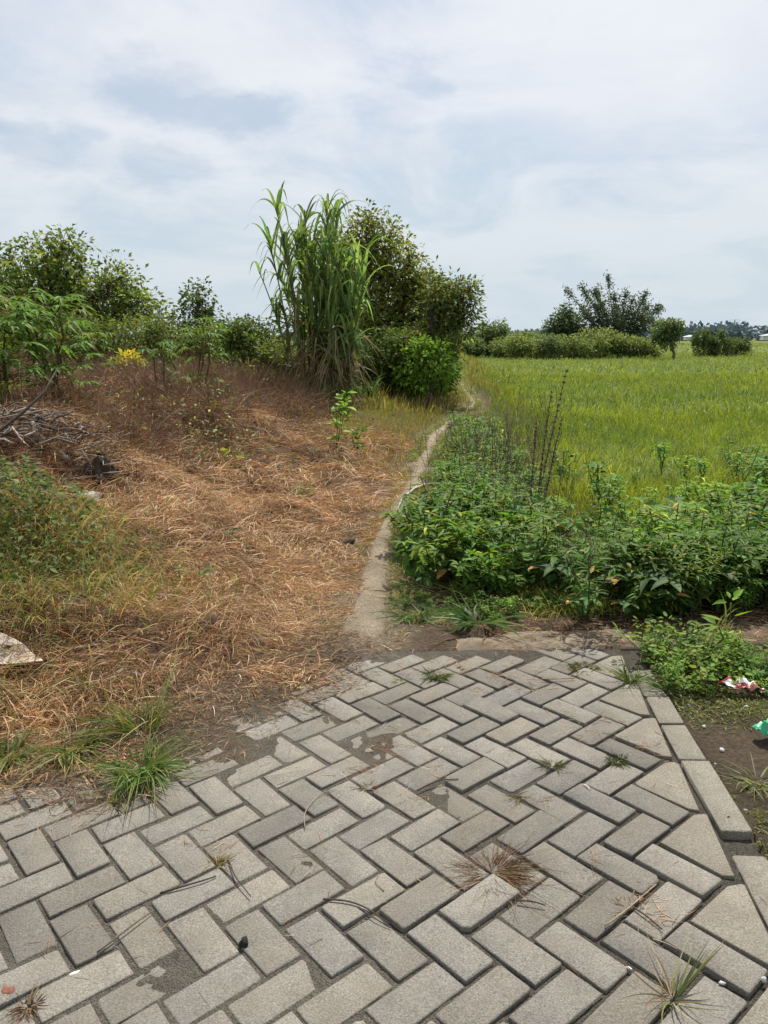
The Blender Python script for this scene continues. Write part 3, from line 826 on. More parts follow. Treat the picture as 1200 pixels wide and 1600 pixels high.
Y0 = 24
tree('tree', 'largest tree, wide open crown at the left edge of the photo', 'tree', foot(85, Y0),
     [B(80, 400, Y0, 55, 38), B(20, 430, Y0, 60, 42), B(130, 430, Y0, 58, 45), B(60, 470, Y0, 85, 40), B(165, 470, Y0, 55, 40), B(-50, 450, Y0, 60, 50), B(215, 487, Y0, 34, 24), B(110, 380, Y0, 26, 18), B(190, 445, Y0, 26, 22), B(240, 500, Y0, 20, 20), B(-20, 500, Y0, 70, 40), B(120, 505, Y0, 70, 30)],
     900, 22, .22, .19, [(.06, .09, .028), (.08, .115, .032), (.105, .135, .038), (.055, .08, .03), (.13, .15, .05)], .13, bark=(.10, .085, .07))
Y0 = 24
tree('tree', 'small dark narrow tree alone against the sky, left of the tall cane clump', 'tree', foot(312, Y0),
     [B(308, 470, Y0, 24, 24), B(300, 500, Y0, 30, 22), B(330, 495, Y0, 22, 24), B(310, 455, Y0, 14, 12), B(283, 488, Y0, 13, 12), B(318, 525, Y0, 34, 24)], 150, 16, .14, .17, [(.03, .05, .022), (.04, .062, .026), (.055, .075, .03)], .07)
Y0 = 19
tree('tree', 'taller tree rising just behind the cane clump, bronze tinged leaves at its top', 'tree', foot(590, Y0),
     [B(575, 368, Y0, 38, 32), B(540, 390, Y0, 40, 40), B(610, 410, Y0, 40, 44), B(560, 450, Y0, 60, 50), B(640, 455, Y0, 38, 40), B(600, 510, Y0, 70, 50), B(660, 500, Y0, 40, 50), B(575, 350, Y0, 16, 18), B(640, 420, Y0, 14, 14), B(510, 385, Y0, 24, 26), B(650, 560, Y0, 50, 40), B(670, 480, Y0, 40, 46), B(655, 440, Y0, 26, 26), B(690, 530, Y0, 40, 44)],
     1150, 20, .18, .14, [(.075, .105, .03), (.10, .125, .035), (.13, .14, .04), (.065, .09, .028), (.13, .12, .042)], .10, bark=(.12, .095, .07), stems=2)
Y0 = 17.5
tree('tree', 'dark leaning tree whose branch reaches right over the footpath', 'tree', foot(672, Y0),
     [B(700, 455, Y0, 30, 22), B(725, 478, Y0, 24, 30), B(685, 490, Y0, 32, 34), B(735, 495, Y0, 16, 16), B(712, 520, Y0, 20, 22), B(735, 455, Y0, 14, 14), B(675, 445, Y0, 16, 14), B(660, 540, Y0, 34, 30), B(690, 535, Y0, 26, 30)],
     360, 17, .14, .12, [(.045, .065, .025), (.06, .085, .03), (.08, .10, .036), (.09, .10, .045)], .075, bark=(.11, .09, .07))

# shrub belt behind the mound
belt = [(20, 545, 17, 75, 44, OL, 'olive shrub below the large tree, at the left edge'), (115, 550, 16, 62, 44, DG, 'dark shrub below the large tree crown'), (195, 540, 16.5, 58, 42, OL, 'olive shrub left of the yellow-leaved bush'),
        (258, 545, 16, 48, 46, OL, 'dense olive shrub in front of the small dark tree'), (330, 556, 16, 50, 42, DG, 'low dark shrub below the small dark tree'), (398, 546, 16.5, 50, 44, DG, 'rounded dark shrub just left of the tall cane clump'),
        (440, 568, 15.6, 30, 30, OL, 'small shrub at the left foot of the cane clump'), (600, 560, 17, 52, 48, DG, 'dark shrub right of the cane clump base'), (645, 562, 17, 46, 46, OL, 'olive shrub between the cane clump base and the fresh green bush'), (672, 566, 17.6, 30, 40, DG, 'narrow dark shrub at the right end of the belt, beside the path'), (-60, 540, 17, 70, 50, DG, 'dark shrub at the far left end of the shrub belt'), (70, 520, 19, 60, 36, OL, 'tall olive shrub partly behind the palmate-leaved plants')]
for px, py, Y0, rx, ry, cols, lb in belt:
    f = foot(px, Y0)
    bl = [B(px, py, Y0, rx, ry)] + [B(px + R.normal() * rx * .6, py - ry * R.uniform(-.6, .75), Y0 + R.normal() * .4, rx * .45, ry * .4) for _ in range(7)]
    bl += [B(px + q * rx, py + ry * .75, Y0, rx * .5, ry * .5) for q in (-.6, 0, .6)]
    tree('shrub', lb, 'shrub', f, bl, 420, 20, .10, .10, [np.array(c) * .82 for c in cols], .03, 'shrubs behind the mound', stems=3, twigs=False)
Y0 = 16.3
tree('bush', 'fresh light green bush at the corner where the path passes the trees', 'bush', foot(668, Y0), [B(668, 568, Y0, 34, 34), B(692, 580, Y0, 20, 28), B(650, 590, Y0, 26, 24), B(690, 550, Y0, 16, 18), B(655, 550, Y0, 18, 20)], 170, 14, .10, .11, BR, .03, stems=3)
Y0 = 13.2
tree('bush', 'yellow-leaved bush in front of the dark shrubs on the left', 'bush', foot(197, Y0), [B(197, 568, Y0, 20, 15), B(208, 575, Y0, 14, 10), B(188, 560, Y0, 13, 9)], 36, 12, .06, .12, [(.28, .28, .03), (.22, .27, .035), (.42, .33, .03)], .015)

# the far side of the field
Y0 = 78
FD = [(.05, .075, .04), (.065, .09, .045), (.08, .105, .05)]
tree('tree', 'small round dark tree at the left end of the hedge across the field', 'tree', foot(771, Y0), [B(770, 522, Y0, 20, 18), B(760, 528, Y0, 12, 14), B(782, 516, Y0, 10, 12)], 260, 14, .3, .32, FD, .15, twigs=False)
tree('tree', 'dark dense conical tree left of the feathery one, across the field', 'tree', foot(878, Y0), [B(886, 492, Y0, 17, 16), B(880, 510, Y0, 26, 20), B(872, 526, Y0, 24, 14), B(895, 525, Y0, 20, 18)], 460, 16, .3, .34, [(.03, .05, .032), (.04, .062, .036)], .18, twigs=False)
# the tall feathery tree: upright branches clothed in leaves
base = foot(958, Y0 + 2); t = empty('tree', base); mb, tb = MB(), MB(); s = (Y0 + 2) / F
tube(tb, wob((0, 0, -.2), (0, 0, 2.2), 5, .05), np.linspace(.2, .14, 5), (.12, .11, .10), 7)
tips = [(888, 452), (905, 460), (912, 447), (925, 455), (938, 450), (947, 434), (958, 463), (975, 458), (990, 466), (1000, 460), (1008, 468), (1022, 477), (1030, 478), (1043, 481), (915, 480), (935, 478), (965, 480), (985, 488), (1005, 496), (930, 500), (950, 492), (975, 505), (1012, 500), (905, 490), (1020, 505), (995, 515), (925, 515), (960, 512)]
for px, py in tips:
    e = at(px, py, Y0 + 2) - base; e[1] += R.normal() * 1.2
    root = np.array([R.normal() * .1 + e[0] * .25, R.normal() * .1, R.uniform(1.6, 3.2)]); mid = root * .45 + e * .55 + np.array([-.05 * e[0], 0, -.6 + .5 * R.random()])
    tt = np.linspace(0, 1, 9)[:, None]; pts = (1 - tt) ** 2 * root + 2 * tt * (1 - tt) * mid + tt ** 2 * e
    tube(tb, pts, np.linspace(.08, .02, 9), (.12, .11, .10), 5)
    q = pts[R.integers(3, 9, 230)] + R.normal(size=(230, 3)) * np.array([.26, .26, .24]) ; q = np.concatenate([q, pts[-1] + (pts[-1] - pts[-2]) * R.uniform(-1.1, .3, (60, 1)) + R.normal(size=(60, 3)) * .11])
    c = jit(np.array(FD)[R.integers(0, 3, len(q))] * np.array([1.0, 1.0, 1.1]) + np.array([.012, .016, .022]), len(q), .2)  # bluish offset: distance haze put into the leaf colour
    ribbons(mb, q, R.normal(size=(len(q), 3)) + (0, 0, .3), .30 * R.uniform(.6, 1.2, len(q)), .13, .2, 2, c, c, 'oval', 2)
Pc, dc = crown_pts([tuple(np.array(b[:3]) - base) + tuple(b[3:]) for b in [B(945, 490, Y0 + 2, 34, 24), B(985, 498, Y0 + 2, 34, 20), B(920, 500, Y0 + 2, 22, 26), B(960, 520, Y0 + 2, 44, 18), B(1008, 505, Y0 + 2, 18, 18)]], 170)
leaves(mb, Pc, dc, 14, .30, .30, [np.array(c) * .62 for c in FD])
mb.build('crown', M_LEAF, t); tb.build('trunk', M_BARK, t)
tag(t, 'tall feathery tree with upswept leafy branches, highest across the field', 'tree')
Y0 = 70
tree('tree', 'small round tree on a short bare trunk, right of the feathery tree', 'tree', foot(1044, Y0), [B(1042, 518, Y0, 20, 17), B(1052, 512, Y0, 12, 12), B(1046, 530, Y0, 14, 12), B(1034, 524, Y0, 10, 12)], 260, 14, .26, .3, FD, .14, twigs=False)
hedge = [(742, 541, 9, 10, FD, 'leftmost low bush of the hedge across the field, beside the path'), (790, 542, 22, 10, OL, 'low yellowish bush right below the round dark tree'), (812, 539, 20, 12, OL, 'light olive bush in the hedge, second from the round tree'), (845, 542, 22, 11, OL, 'broad light bush in the hedge, left of the conical tree'),
         (862, 538, 18, 12, FD, 'dark bush at the foot of the conical tree'), (900, 540, 22, 14, OL, 'olive bush in the hedge right of the conical tree'), (925, 534, 20, 16, OL, 'tallest light bush in the hedge, below the feathery tree'), (950, 532, 18, 16, OL, 'yellowish bush below the middle of the feathery tree'),
         (975, 538, 18, 12, OL, 'bush with reddish dry twigs below the feathery tree'), (1000, 540, 20, 9, OL, 'low sparse bush left of the round tree with the bare trunk'), (826, 528, 22, 6, FD, 'bluish far bush showing over the hedge')]
for px, py, rx, ry, cols, lb in hedge:
    Y0 = R.uniform(70, 78); c2 = [np.array(c) * 1.05 + np.array([.016, .018, .02]) for c in cols]  # pale offset: haze across the field put into the bush colours
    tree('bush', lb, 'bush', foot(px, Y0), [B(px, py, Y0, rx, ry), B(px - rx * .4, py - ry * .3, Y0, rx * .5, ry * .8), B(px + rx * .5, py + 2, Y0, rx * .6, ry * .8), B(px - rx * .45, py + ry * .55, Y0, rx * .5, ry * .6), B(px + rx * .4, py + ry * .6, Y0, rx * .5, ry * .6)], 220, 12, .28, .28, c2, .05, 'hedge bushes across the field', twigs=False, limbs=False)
for px, py, rx, ry in [(756, 547, 10, 7), (776, 545, 14, 8), (800, 545, 14, 8), (832, 543, 14, 10), (884, 543, 16, 10), (914, 543, 14, 10), (940, 540, 14, 12), (962, 541, 14, 10), (990, 545, 14, 7), (1014, 547, 12, 6), (730, 544, 10, 8)]:
    Y0 = R.uniform(70, 80); c2 = [np.array(c) * R.uniform(.8, 1.15) for c in (OL if R.random() < .6 else FD)]
    tree('bush', 'small bush filling a gap low in the hedge across the field', 'bush', foot(px, Y0), [B(px + R.normal() * rx * .5, py + R.uniform(-.6, .8) * ry, Y0, rx * .6, ry * .6) for _ in range(5)], 120, 12, .22, .26, c2, .04, 'gap bushes of the hedge across the field', twigs=False, limbs=False)
cols_ = [(1088, 528, 4, 12, 'leftmost slender columnar shrub of the row at the far right'), (1095, 526, 4, 13, 'second slender columnar shrub in the row at the far right'), (1102, 527, 4, 13, 'third slender columnar shrub in the row at the far right'), (1126, 524, 5, 13, 'tallest columnar shrub of the row at the far right'),
         (1112, 535, 6, 8, 'small round bush between the columnar shrubs at the far right'), (1117, 536, 5, 8, 'tiny bush left of the tallest columnar shrub'), (1136, 536, 9, 9, 'bush just right of the tallest columnar shrub'), (1148, 537, 8, 9, 'bush second from the right end of the row'), (1162, 536, 9, 11, 'rightmost dark bush of the row at the far right')]
for px, py, rx, ry, lb in cols_:
    Y0 = R.uniform(78, 82)
    tree('shrub', lb, 'shrub', foot(px, Y0), [B(px, py, Y0, rx, ry), B(px, py + ry * .3, Y0, rx * .9, ry * .7), B(px, 549, Y0, rx * .9, 7)], 90, 11, .15, .26, [np.array(c) * .85 for c in FD], .05, 'shrubs in the row at the far right', twigs=False, limbs=False)

# far-off wood on the horizon, distance haze put into its blue-grey colour
mb = MB()
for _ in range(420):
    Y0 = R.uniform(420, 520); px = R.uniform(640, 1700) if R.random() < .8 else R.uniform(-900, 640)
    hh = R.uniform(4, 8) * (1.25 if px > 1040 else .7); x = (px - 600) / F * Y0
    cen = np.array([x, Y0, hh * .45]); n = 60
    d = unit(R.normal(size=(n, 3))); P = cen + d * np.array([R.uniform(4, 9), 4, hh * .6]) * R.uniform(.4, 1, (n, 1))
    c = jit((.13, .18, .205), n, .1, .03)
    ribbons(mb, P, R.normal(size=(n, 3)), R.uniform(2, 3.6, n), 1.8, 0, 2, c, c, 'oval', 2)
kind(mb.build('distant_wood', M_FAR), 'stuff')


def pylon(px, top, Y, arm, label, w=3.0):
    x = (px - 600) / F * Y; h = at(px, top, Y)[2]; b = np.array([x, Y, 0.]); mb = MB(); c = (.34, .38, .42); r = .13 * Y / 400
    cor = [(-1, -1), (1, -1), (1, 1), (-1, 1)]
    for a, d in cor: tube(mb, [(a * w, d * w, 0), (a * w * .3, d * w * .3, h * .65), (a * .2, d * .2, h)], [r, r, r * .8], c, 4)
    lv = np.linspace(0, 1, 9)
    wd = lambda t: w * (1 - t / .65 * .7) if t < .65 else w * .3 - (t - .65) / .35 * (w * .3 - .2)
    for i in range(8):
        for k in range(4):
            p, q = cor[k], cor[(k + 1) % 4]; a, d = wd(lv[i]), wd(lv[i + 1])
            tube(mb, [(p[0] * a, p[1] * a, lv[i] * h), (q[0] * d, q[1] * d, lv[i + 1] * h)], r * .6, c, 3)
            tube(mb, [(q[0] * a, q[1] * a, lv[i] * h), (p[0] * d, p[1] * d, lv[i + 1] * h)], r * .6, c, 3)
    for f in (.7, .83, .96): tube(mb, [(-arm, 0, f * h), (0, 0, f * h + .5), (arm, 0, f * h)], r * .9, c, 4)
    o = mb.build('pylon', M_STEEL, loc=b); tag(o, label, 'pylon', 'power pylons on the horizon')


pylon(262, 476, 330, 4, 'faint lattice pylon in the gap between the large tree and the small dark tree', 2.6)
pylon(1132, 499, 900, 6, 'taller of the two faint pylons above the far wood on the right', 2.6)
pylon(1123, 503, 960, 5, 'shorter faint pylon, left of its taller neighbour above the far wood', 2.4)


def house(px, Y, w, h, label):
    x = (px - 600) / F * Y; t = empty('house', (x, Y, 0)); mb = MB(); d = 6
    V = [(-w, -d, 0), (w, -d, 0), (w, d, 0), (-w, d, 0), (-w, -d, h), (w, -d, h), (w, d, h), (-w, d, h)]
    mb.add(V, [[0, 1, 5, 4], [1, 2, 6, 5], [2, 3, 7, 6], [3, 0, 4, 7]], C=(.55, .57, .58)); mb.build('wall', M_WALL, t)
    rb = MB(); o = .6
    V = [(-w - o, -d - o, h + .05), (w + o, -d - o, h + .05), (w + o, d + o, h + .05), (-w - o, d + o, h + .05), (-w * .8, 0, h + 1.0), (w * .8, 0, h + 1.0)]
    rb.add(V, [[0, 1, 5, 4], [2, 3, 4, 5]], [[1, 2, 5], [3, 0, 4]], C=(.42, .45, .48)); rb.build('roof', M_WALL, t)
    tag(t, label, 'house')


house(1192, 400, 3.6, 2.2, 'low white building before the far wood at the right edge')
house(1072, 405, 3.2, 1.6, 'low pale roofed building before the far wood, right of the bare-trunk tree')

# ------------------------------------------------------------------ the tall cane clump
Y0 = 14.5
base = foot(505, Y0); t = empty('cane_clump', base)
sb, lb_, db = MB(), MB(), MB()
for k in range(54):
    a = R.uniform(0, 2 * PI); r = .55 * math.sqrt(R.random())
    p0 = np.array([math.cos(a) * r, math.sin(a) * r * .8, 0]); h = R.uniform(1.9, 3.0) * (1.12 if p0[0] < .1 else .9)
    lean = np.array([p0[0] * (.75 if p0[0] < 0 else .4) + R.normal() * .13, p0[1] * .6 + R.normal() * .14, 0])
    tt = np.linspace(0, 1, 8)[:, None]
    pts = p0 + lean * tt ** 1.6 + np.array([0, 0, h]) * tt
    tube(sb, pts, np.linspace(.017, .009, 8), jit((.13, .12, .05), 1)[0], 5)
    n = 16; ti = R.uniform(.3, 1.0, n); ti[:4] = R.uniform(.9, 1.0, 4)
    P = np.array([np.interp(ti, tt[:, 0], pts[:, i]) for i in range(3)]).T
    aa = R.uniform(0, 2 * PI, n); D = np.stack([np.cos(aa) * .6 + .25 * p0[0], np.sin(aa) * .6, R.uniform(.7, 3.2, n)], 1)
    L = R.uniform(.75, 1.4, n)
    c = jit(np.where((R.random(n) < .6)[:, None], [.135, .21, .065], [.22, .31, .095]), n, .2)
    up = np.stack([np.cos(aa), np.sin(aa), np.full(n, .6)], 1) + R.normal(size=(n, 3)) * .25
    ribbons(lb_, P, D, L, R.uniform(.048, .088, n), R.uniform(.35, 1.25, n), 9, c, c * 1.1, 'cane', 3, .22, up)
    n = 9; ti = R.uniform(.08, .62, n); P = np.array([np.interp(ti, tt[:, 0], pts[:, i]) for i in range(3)]).T
    aa = R.uniform(0, 2 * PI, n); D = np.stack([np.cos(aa) * .5, np.sin(aa) * .5, R.uniform(-.3, .7, n)], 1)
    c = jit(np.where((R.random(n) < .5)[:, None], [.27, .18, .10], [.20, .16, .085]), n, .2)
    ribbons(db, P, D, R.uniform(.45, .95, n), R.uniform(.02, .04, n), R.uniform(.8, 1.3, n), 6, c, c * .9, 'cane', 2)
for k in range(46):                                   # short young shoots round the foot
    a = R.uniform(0, 2 * PI); r = R.uniform(.5, 1.0); P = np.array([[math.cos(a) * r, math.sin(a) * r * .7, 0]]).repeat(6, 0); aa = R.uniform(0, 2 * PI, 6)
    ribbons(lb_, P, np.stack([np.cos(aa) * .5, np.sin(aa) * .5, R.uniform(1, 2, 6)], 1), R.uniform(.6, 1.1, 6), .035, R.uniform(.5, 1, 6), 7, jit((.10, .16, .055), 6), None, 'cane', 3)
sb.build('stalk', M_BARK, t); lb_.build('foliage', M_LEAF, t); db.build('dead_foliage', M_STRAW, t)
tag(t, 'tall clump of cane-like grass with long arching leaves, tallest plant in the middle', 'grass clump')


# ------------------------------------------------------------------ cassava-like plants and sapling
def palmate(mb, p, d, size, col, nl=7):
    d = unit(np.asarray(d, float)); s = unit(np.cross(d, [0, 0, 1.]) + 1e-6)
    an = np.linspace(-1.9, 1.9, nl) + R.normal(size=nl) * .08
    D = np.cos(an)[:, None] * d + np.sin(an)[:, None] * s + np.array([0, 0, .1])
    L = size * (1 - .12 * np.abs(an)) * R.uniform(.9, 1.1, nl)
    c = jit(col, nl, .1, .05)
    ribbons(mb, np.repeat(np.asarray(p)[None], nl, 0), D, L, L * .23, R.uniform(.25, .7, nl), 4, c, c * 1.05, 'lance', 3, .2, np.array([0, 0, 1.]) + R.normal(size=(nl, 3)) * .15)


def cassava(base, h, nb, nleaf, size, label, cols, group='palmate-leaved plants on the mound', w=.62):
    t = empty('palmate_plant', base); sb, lb = MB(), MB()
    for b in range(nb):
        a = R.uniform(0, 2 * PI); top = np.array([math.cos(a) * w * h * R.uniform(.1, .6), math.sin(a) * w * h * .5, h * R.uniform(.75, 1.0)])
        pts = wob((R.normal() * .05, R.normal() * .05, -.05), top, 7, .03); tube(sb, pts, np.linspace(.016, .008, 7), (.14, .10, .06), 5)
        for k in range(nleaf):
            tz = R.uniform(.22, 1.0) if k > 3 else R.uniform(.92, 1); q = np.array([np.interp(tz, np.linspace(0, 1, 7), pts[:, i]) for i in range(3)])
            a = R.uniform(0, 2 * PI); pl = R.uniform(.12, .42) * h / 1.3; e = q + np.array([math.cos(a) * pl, math.sin(a) * pl, R.uniform(-.05, .16)]) * 1.0
            tube(sb, [q, (q + e) / 2 + (0, 0, .02), e], .004, (.2, .16, .05), 3, False)
            cc = cols[0] if R.random() < .93 else cols[1]
            palmate(lb, e, (math.cos(a), math.sin(a), R.uniform(-.5, .2)), size * R.uniform(.75, 1.2), cc)
    sb.build('stem', M_BARK, t); lb.build('foliage', M_LEAF, t)
    tag(t, label, 'plant', group)


CG = [(.11, .20, .035), (.28, .26, .04)]
p = gz(30, 690)
cassava(np.array([(20 - 600) / F * 7.6, 7.6, float(hgt(-3.7, 7.6))]), 1.22, 6, 17, .17, 'large bright palmate-leaved plant at the left edge, behind the brushwood pile', CG)
cassava(np.array([(95 - 600) / F * 8.0, 8.0, float(hgt(-3.4, 8.0))]), 1.2, 5, 16, .16, 'palmate-leaved plant just right of the large one at the left edge', CG)
cassava(np.array([(-40 - 600) / F * 7.4, 7.4, float(hgt(-3.9, 7.4))]), 1.25, 5, 17, .17, 'palmate-leaved plant cut off by the left edge of the photo', CG)
cassava(foot(258, 9.6), .62, 3, 10, .12, 'small palmate-leaved plant low among the brown stalks', [(.09, .17, .04), (.25, .2, .05)])
cassava(foot(318, 11.2), .95, 3, 12, .15, 'mid-height palmate-leaved plant before the small dark tree', CG)
cassava(foot(150, 11.5), .8, 2, 10, .14, 'slim palmate-leaved plant in front of the dark shrub', CG)


def leafy(name, label, cat, base, h, n, L, cols, lean=(0, 0), nst=2, prof='oval', ratio=.5, spread=.12, thick=.006, group=None, low=.2):
    t = empty(name, base); sb, lb = MB(), MB()
    for k in range(nst):
        top = np.array([lean[0] + R.normal() * spread, lean[1] + R.normal() * spread, h * R.uniform(.75, 1)])
        pts = wob((0, 0, -.03), top, 6, .015); tube(sb, pts, np.linspace(thick, thick * .5, 6), (.12, .13, .05), 5)
        ti = R.uniform(low, 1.0, n); ti[:3] = 1
        P = np.array([np.interp(ti, np.linspace(0, 1, 6), pts[:, i]) for i in range(3)]).T
        a = R.uniform(0, 2 * PI, n); D = np.stack([np.cos(a), np.sin(a), R.uniform(0, .9, n)], 1)
        c = jit(np.array(cols)[R.integers(0, len(cols), n)], n, .14)
        Ln = L * R.uniform(.6, 1.2, n)
        ribbons(lb, P + D * .02, D, Ln, Ln * ratio, R.uniform(.1, .6, n), 4, c, c, prof, 3, .15, np.array([0, 0, 1.]) + R.normal(size=(n, 3)) * .35)
    sb.build('stem', M_BARK, t); lb.build('foliage', M_LEAF, t)
    tag(t, label, cat, group)


YB = [(.20, .34, .03), (.26, .40, .03), (.14, .27, .03)]
leafy('sapling', 'bright lime green sapling with broad leaves in front of the cane clump', 'sapling', foot(525, 9.6), .74, 22, .13, YB, nst=3, spread=.12)
leafy('sapling', 'smaller green sapling beside the lime green one, by the footpath slope', 'sapling', foot(556, 9.8), .42, 14, .12, [(.10, .2, .03), (.15, .26, .03)], nst=3)
leafy('weed', 'thin creeping weed with a dark leaf tuft at its tip on the straw', 'weed', gz(410, 868), .16, 7, .07, [(.05, .12, .04)], nst=1, ratio=.28, prof='lance', low=.8)
leafy('weed', 'small green weed growing out of the straw slope', 'weed', gz(298, 925), .14, 9, .075, [(.07, .15, .05)], nst=2, ratio=.3, prof='lance')
leafy('weed', 'yellowing little weed in the middle of the straw', 'weed', gz(248, 868), .12, 8, .06, [(.22, .24, .04)], nst=2)
leafy('weed', 'small green weed in the straw below the hummock', 'weed', gz(378, 730), .15, 10, .06, [(.12, .2, .03), (.3, .3, .03)], nst=3)
leafy('weed', 'small green weed at the top of the straw slope, near the path', 'weed', gz(455, 785), .14, 10, .06, [(.12, .2, .03)], nst=3)
leafy('weed', 'tall pale weed rising above the low green plants by the concrete rim', 'weed', np.array([1.5, 3.32, float(hgt(1.5, 3.32))]), .30, 12, .10, [(.16, .25, .03), (.2, .28, .04)], nst=1, ratio=.3, prof='lance')
leafy('weed', 'single weed with a yellow leaf at the edge of the clump', 'weed', gz(828, 925), .2, 7, .07, [(.4, .25, .03), (.08, .15, .03)], nst=1)
for k, (px, py) in enumerate([(1025, 1020), (1062, 1012), (1085, 1045), (1048, 1052), (1110, 1060), (1075, 1075)]):
    leafy('weed', ['low bright weed behind the grass tuft at the end of the kerb', 'low bright weed against the concrete rim', 'bushy low weed in the middle of the patch outside the kerb', 'low weed leaning over the farthest kerb block', 'low weed next to the red wrapper', 'small weed at the kerb edge below the bright patch'][k],
          'weed', gz(px, py), R.uniform(.09, .17), 20, .034, [(.16, .25, .035), (.11, .19, .03), (.22, .28, .06)], nst=9, spread=.09, thick=.003, group='low weeds outside the kerb')

# tangle of creeper leaves over the hummock at the left edge
mb = MB(); n = 3900
x = R.normal(-2.15, .38, n); y = R.normal(4.15, .42, n)
keep = (sdist(LEFT, x, y) > .35) & (x < -1.35 - .1 * R.random(n)); x, y = x[keep], y[keep]; n = len(x)
z = hgt(x, y) + R.random(n) ** .7 * .42 * np.exp(-((x + 2.2) ** 2 + (y - 4.1) ** 2) / .6)
a = R.uniform(0, 2 * PI, n); c = jit(np.where((R.random(n) < .6)[:, None], [.075, .125, .028], [.14, .16, .04]), n, .28)
Ln = R.uniform(.015, .048, n)
ribbons(mb, np.stack([x, y, z], 1), np.stack([np.cos(a), np.sin(a) - .3, R.uniform(-.4, .5, n)], 1), Ln, Ln * .6, R.uniform(.1, .5, n), 3, c, c, 'oval', 3, .15, np.array([0, -.3, 1.]) + R.normal(size=(n, 3)) * .4)
n = 4600
x = R.normal(-2.05, .45, n); y = R.normal(4.0, .4, n); a = R.uniform(0, 2 * PI, n)
c = jit(np.where((R.random(n) < .5)[:, None], [.16, .19, .05], [.36, .26, .12]), n, .2)
ribbons(mb, np.stack([x, y, hgt(x, y) + .02], 1), np.stack([np.cos(a) * .5, np.sin(a) * .5 - .2, np.ones(n)], 1), R.uniform(.2, .55, n), .0045, R.uniform(.4, 1.1, n), 5, c, c)
kind(mb.build('creeper', M_LEAF), 'stuff')


# ------------------------------------------------------------------ tall dry seed stalks right of the path
def stalk(p0, p1, label, seeds=True, col=(.15, .105, .08)):
    p0, p1 = np.asarray(p0), np.asarray(p1); t = empty('seed_stalk', p0); sb = MB(); e = p1 - p0
    bend = np.array([e[0] * .25, 0, 0]); tt = np.linspace(0, 1, 10)[:, None]
    pts = e * tt + bend * (tt ** 2 - tt) ; pts[0, 2] -= .04
    tube(sb, pts, np.linspace(.0055, .002, 10), jit(col, 1, .1)[0], 5)
    for k in range(5):
        q = pts[R.integers(3, 8)]; a = R.uniform(0, 2 * PI); l = R.uniform(.1, .25) * np.linalg.norm(e)
        tube(sb, [q, q + np.array([math.cos(a) * .25, math.sin(a) * .25, .7]) * l * .6, q + np.array([math.cos(a) * .3, math.sin(a) * .3, 1.]) * l], .002, col, 3, False)
    sb.build('stem', M_BARK, t)
    if seeds:
        hb = MB()
        for tk in np.linspace(.42, .99, 19):
            q = np.array([np.interp(tk, tt[:, 0], pts[:, i]) for i in range(3)]); n = 16
            ribbons(hb, q + R.normal(size=(n, 3)) * .003, R.normal(size=(n, 3)) + (0, 0, .3), R.uniform(.012, .024, n) * (1.25 - .5 * tk), .010, 0, 2, jit((.11, .078, .06), n), None, 'oval', 2)
        hb.build('seed_spike', M_STRAW, t)
    tag(t, label, 'dry plant', 'dry seed stalks right of the footpath')


def stalk_px(bx, by, tx_, ty_, Y, label, **k):
    b = at(bx, by, Y); b[2] = float(hgt(b[0], b[1])); stalk(b, at(tx_, ty_, Y), label, **k)


stalk_px(832, 790, 886, 577, 6.3, 'tallest dark seed stalk, leaning right above the weeds')
stalk_px(835, 790, 862, 610, 6.4, 'dark seed stalk just left of the tallest one')
stalk_px(828, 780, 838, 660, 6.2, 'short straight seed stalk left of the tall leaning ones')
stalk_px(842, 780, 878, 655, 6.3, 'seed stalk below the tip of the tallest one, leaning right')
for px, tp in [(735, 640), (748, 655), (760, 628), (772, 645), (785, 622), (796, 650), (808, 640), (742, 668), (768, 668), (790, 672), (815, 665), (855, 690), (870, 700), (752, 640), (778, 655), (802, 632)]:
    stalk_px(px + R.normal() * 4, 770, px + R.normal() * 14, tp, R.uniform(6.6, 8.2), 'thin brown dead stalk in the tangle behind the weed clump', seeds=False, col=(.23, .16, .115))


mb = MB()                                             # finer dead twigs between the weed clump and the field, and low down by the rim
for k in range(190):
    if k < 110: b = at(R.normal(785, 52), 760, R.uniform(5.6, 8.6)); hh = R.uniform(.35, .85)
    else: b = np.array([R.uniform(1.0, 1.6), R.uniform(4.0, 4.6), 0]); hh = R.uniform(.12, .36)
    b[2] = float(hgt(b[0], b[1])); e = b + np.array([R.normal() * .28, R.normal() * .25, 1]) * hh; c = jit((.24, .175, .125), 1, .25)[0]
    pts = wob(b, e, 6, .02); tube(mb, pts, np.linspace(.0028, .0012, 6), c, 3, False)
    for j in range(5):
        q = pts[R.integers(2, 6)]; d = np.array([R.normal() * .5, R.normal() * .5, .7]) * hh * .25
        tube(mb, [q, q + d * .6, q + d + (0, 0, .02)], .0014, c, 3, False)
kind(mb.build('dead_twig_tangle', M_BARK), 'stuff')


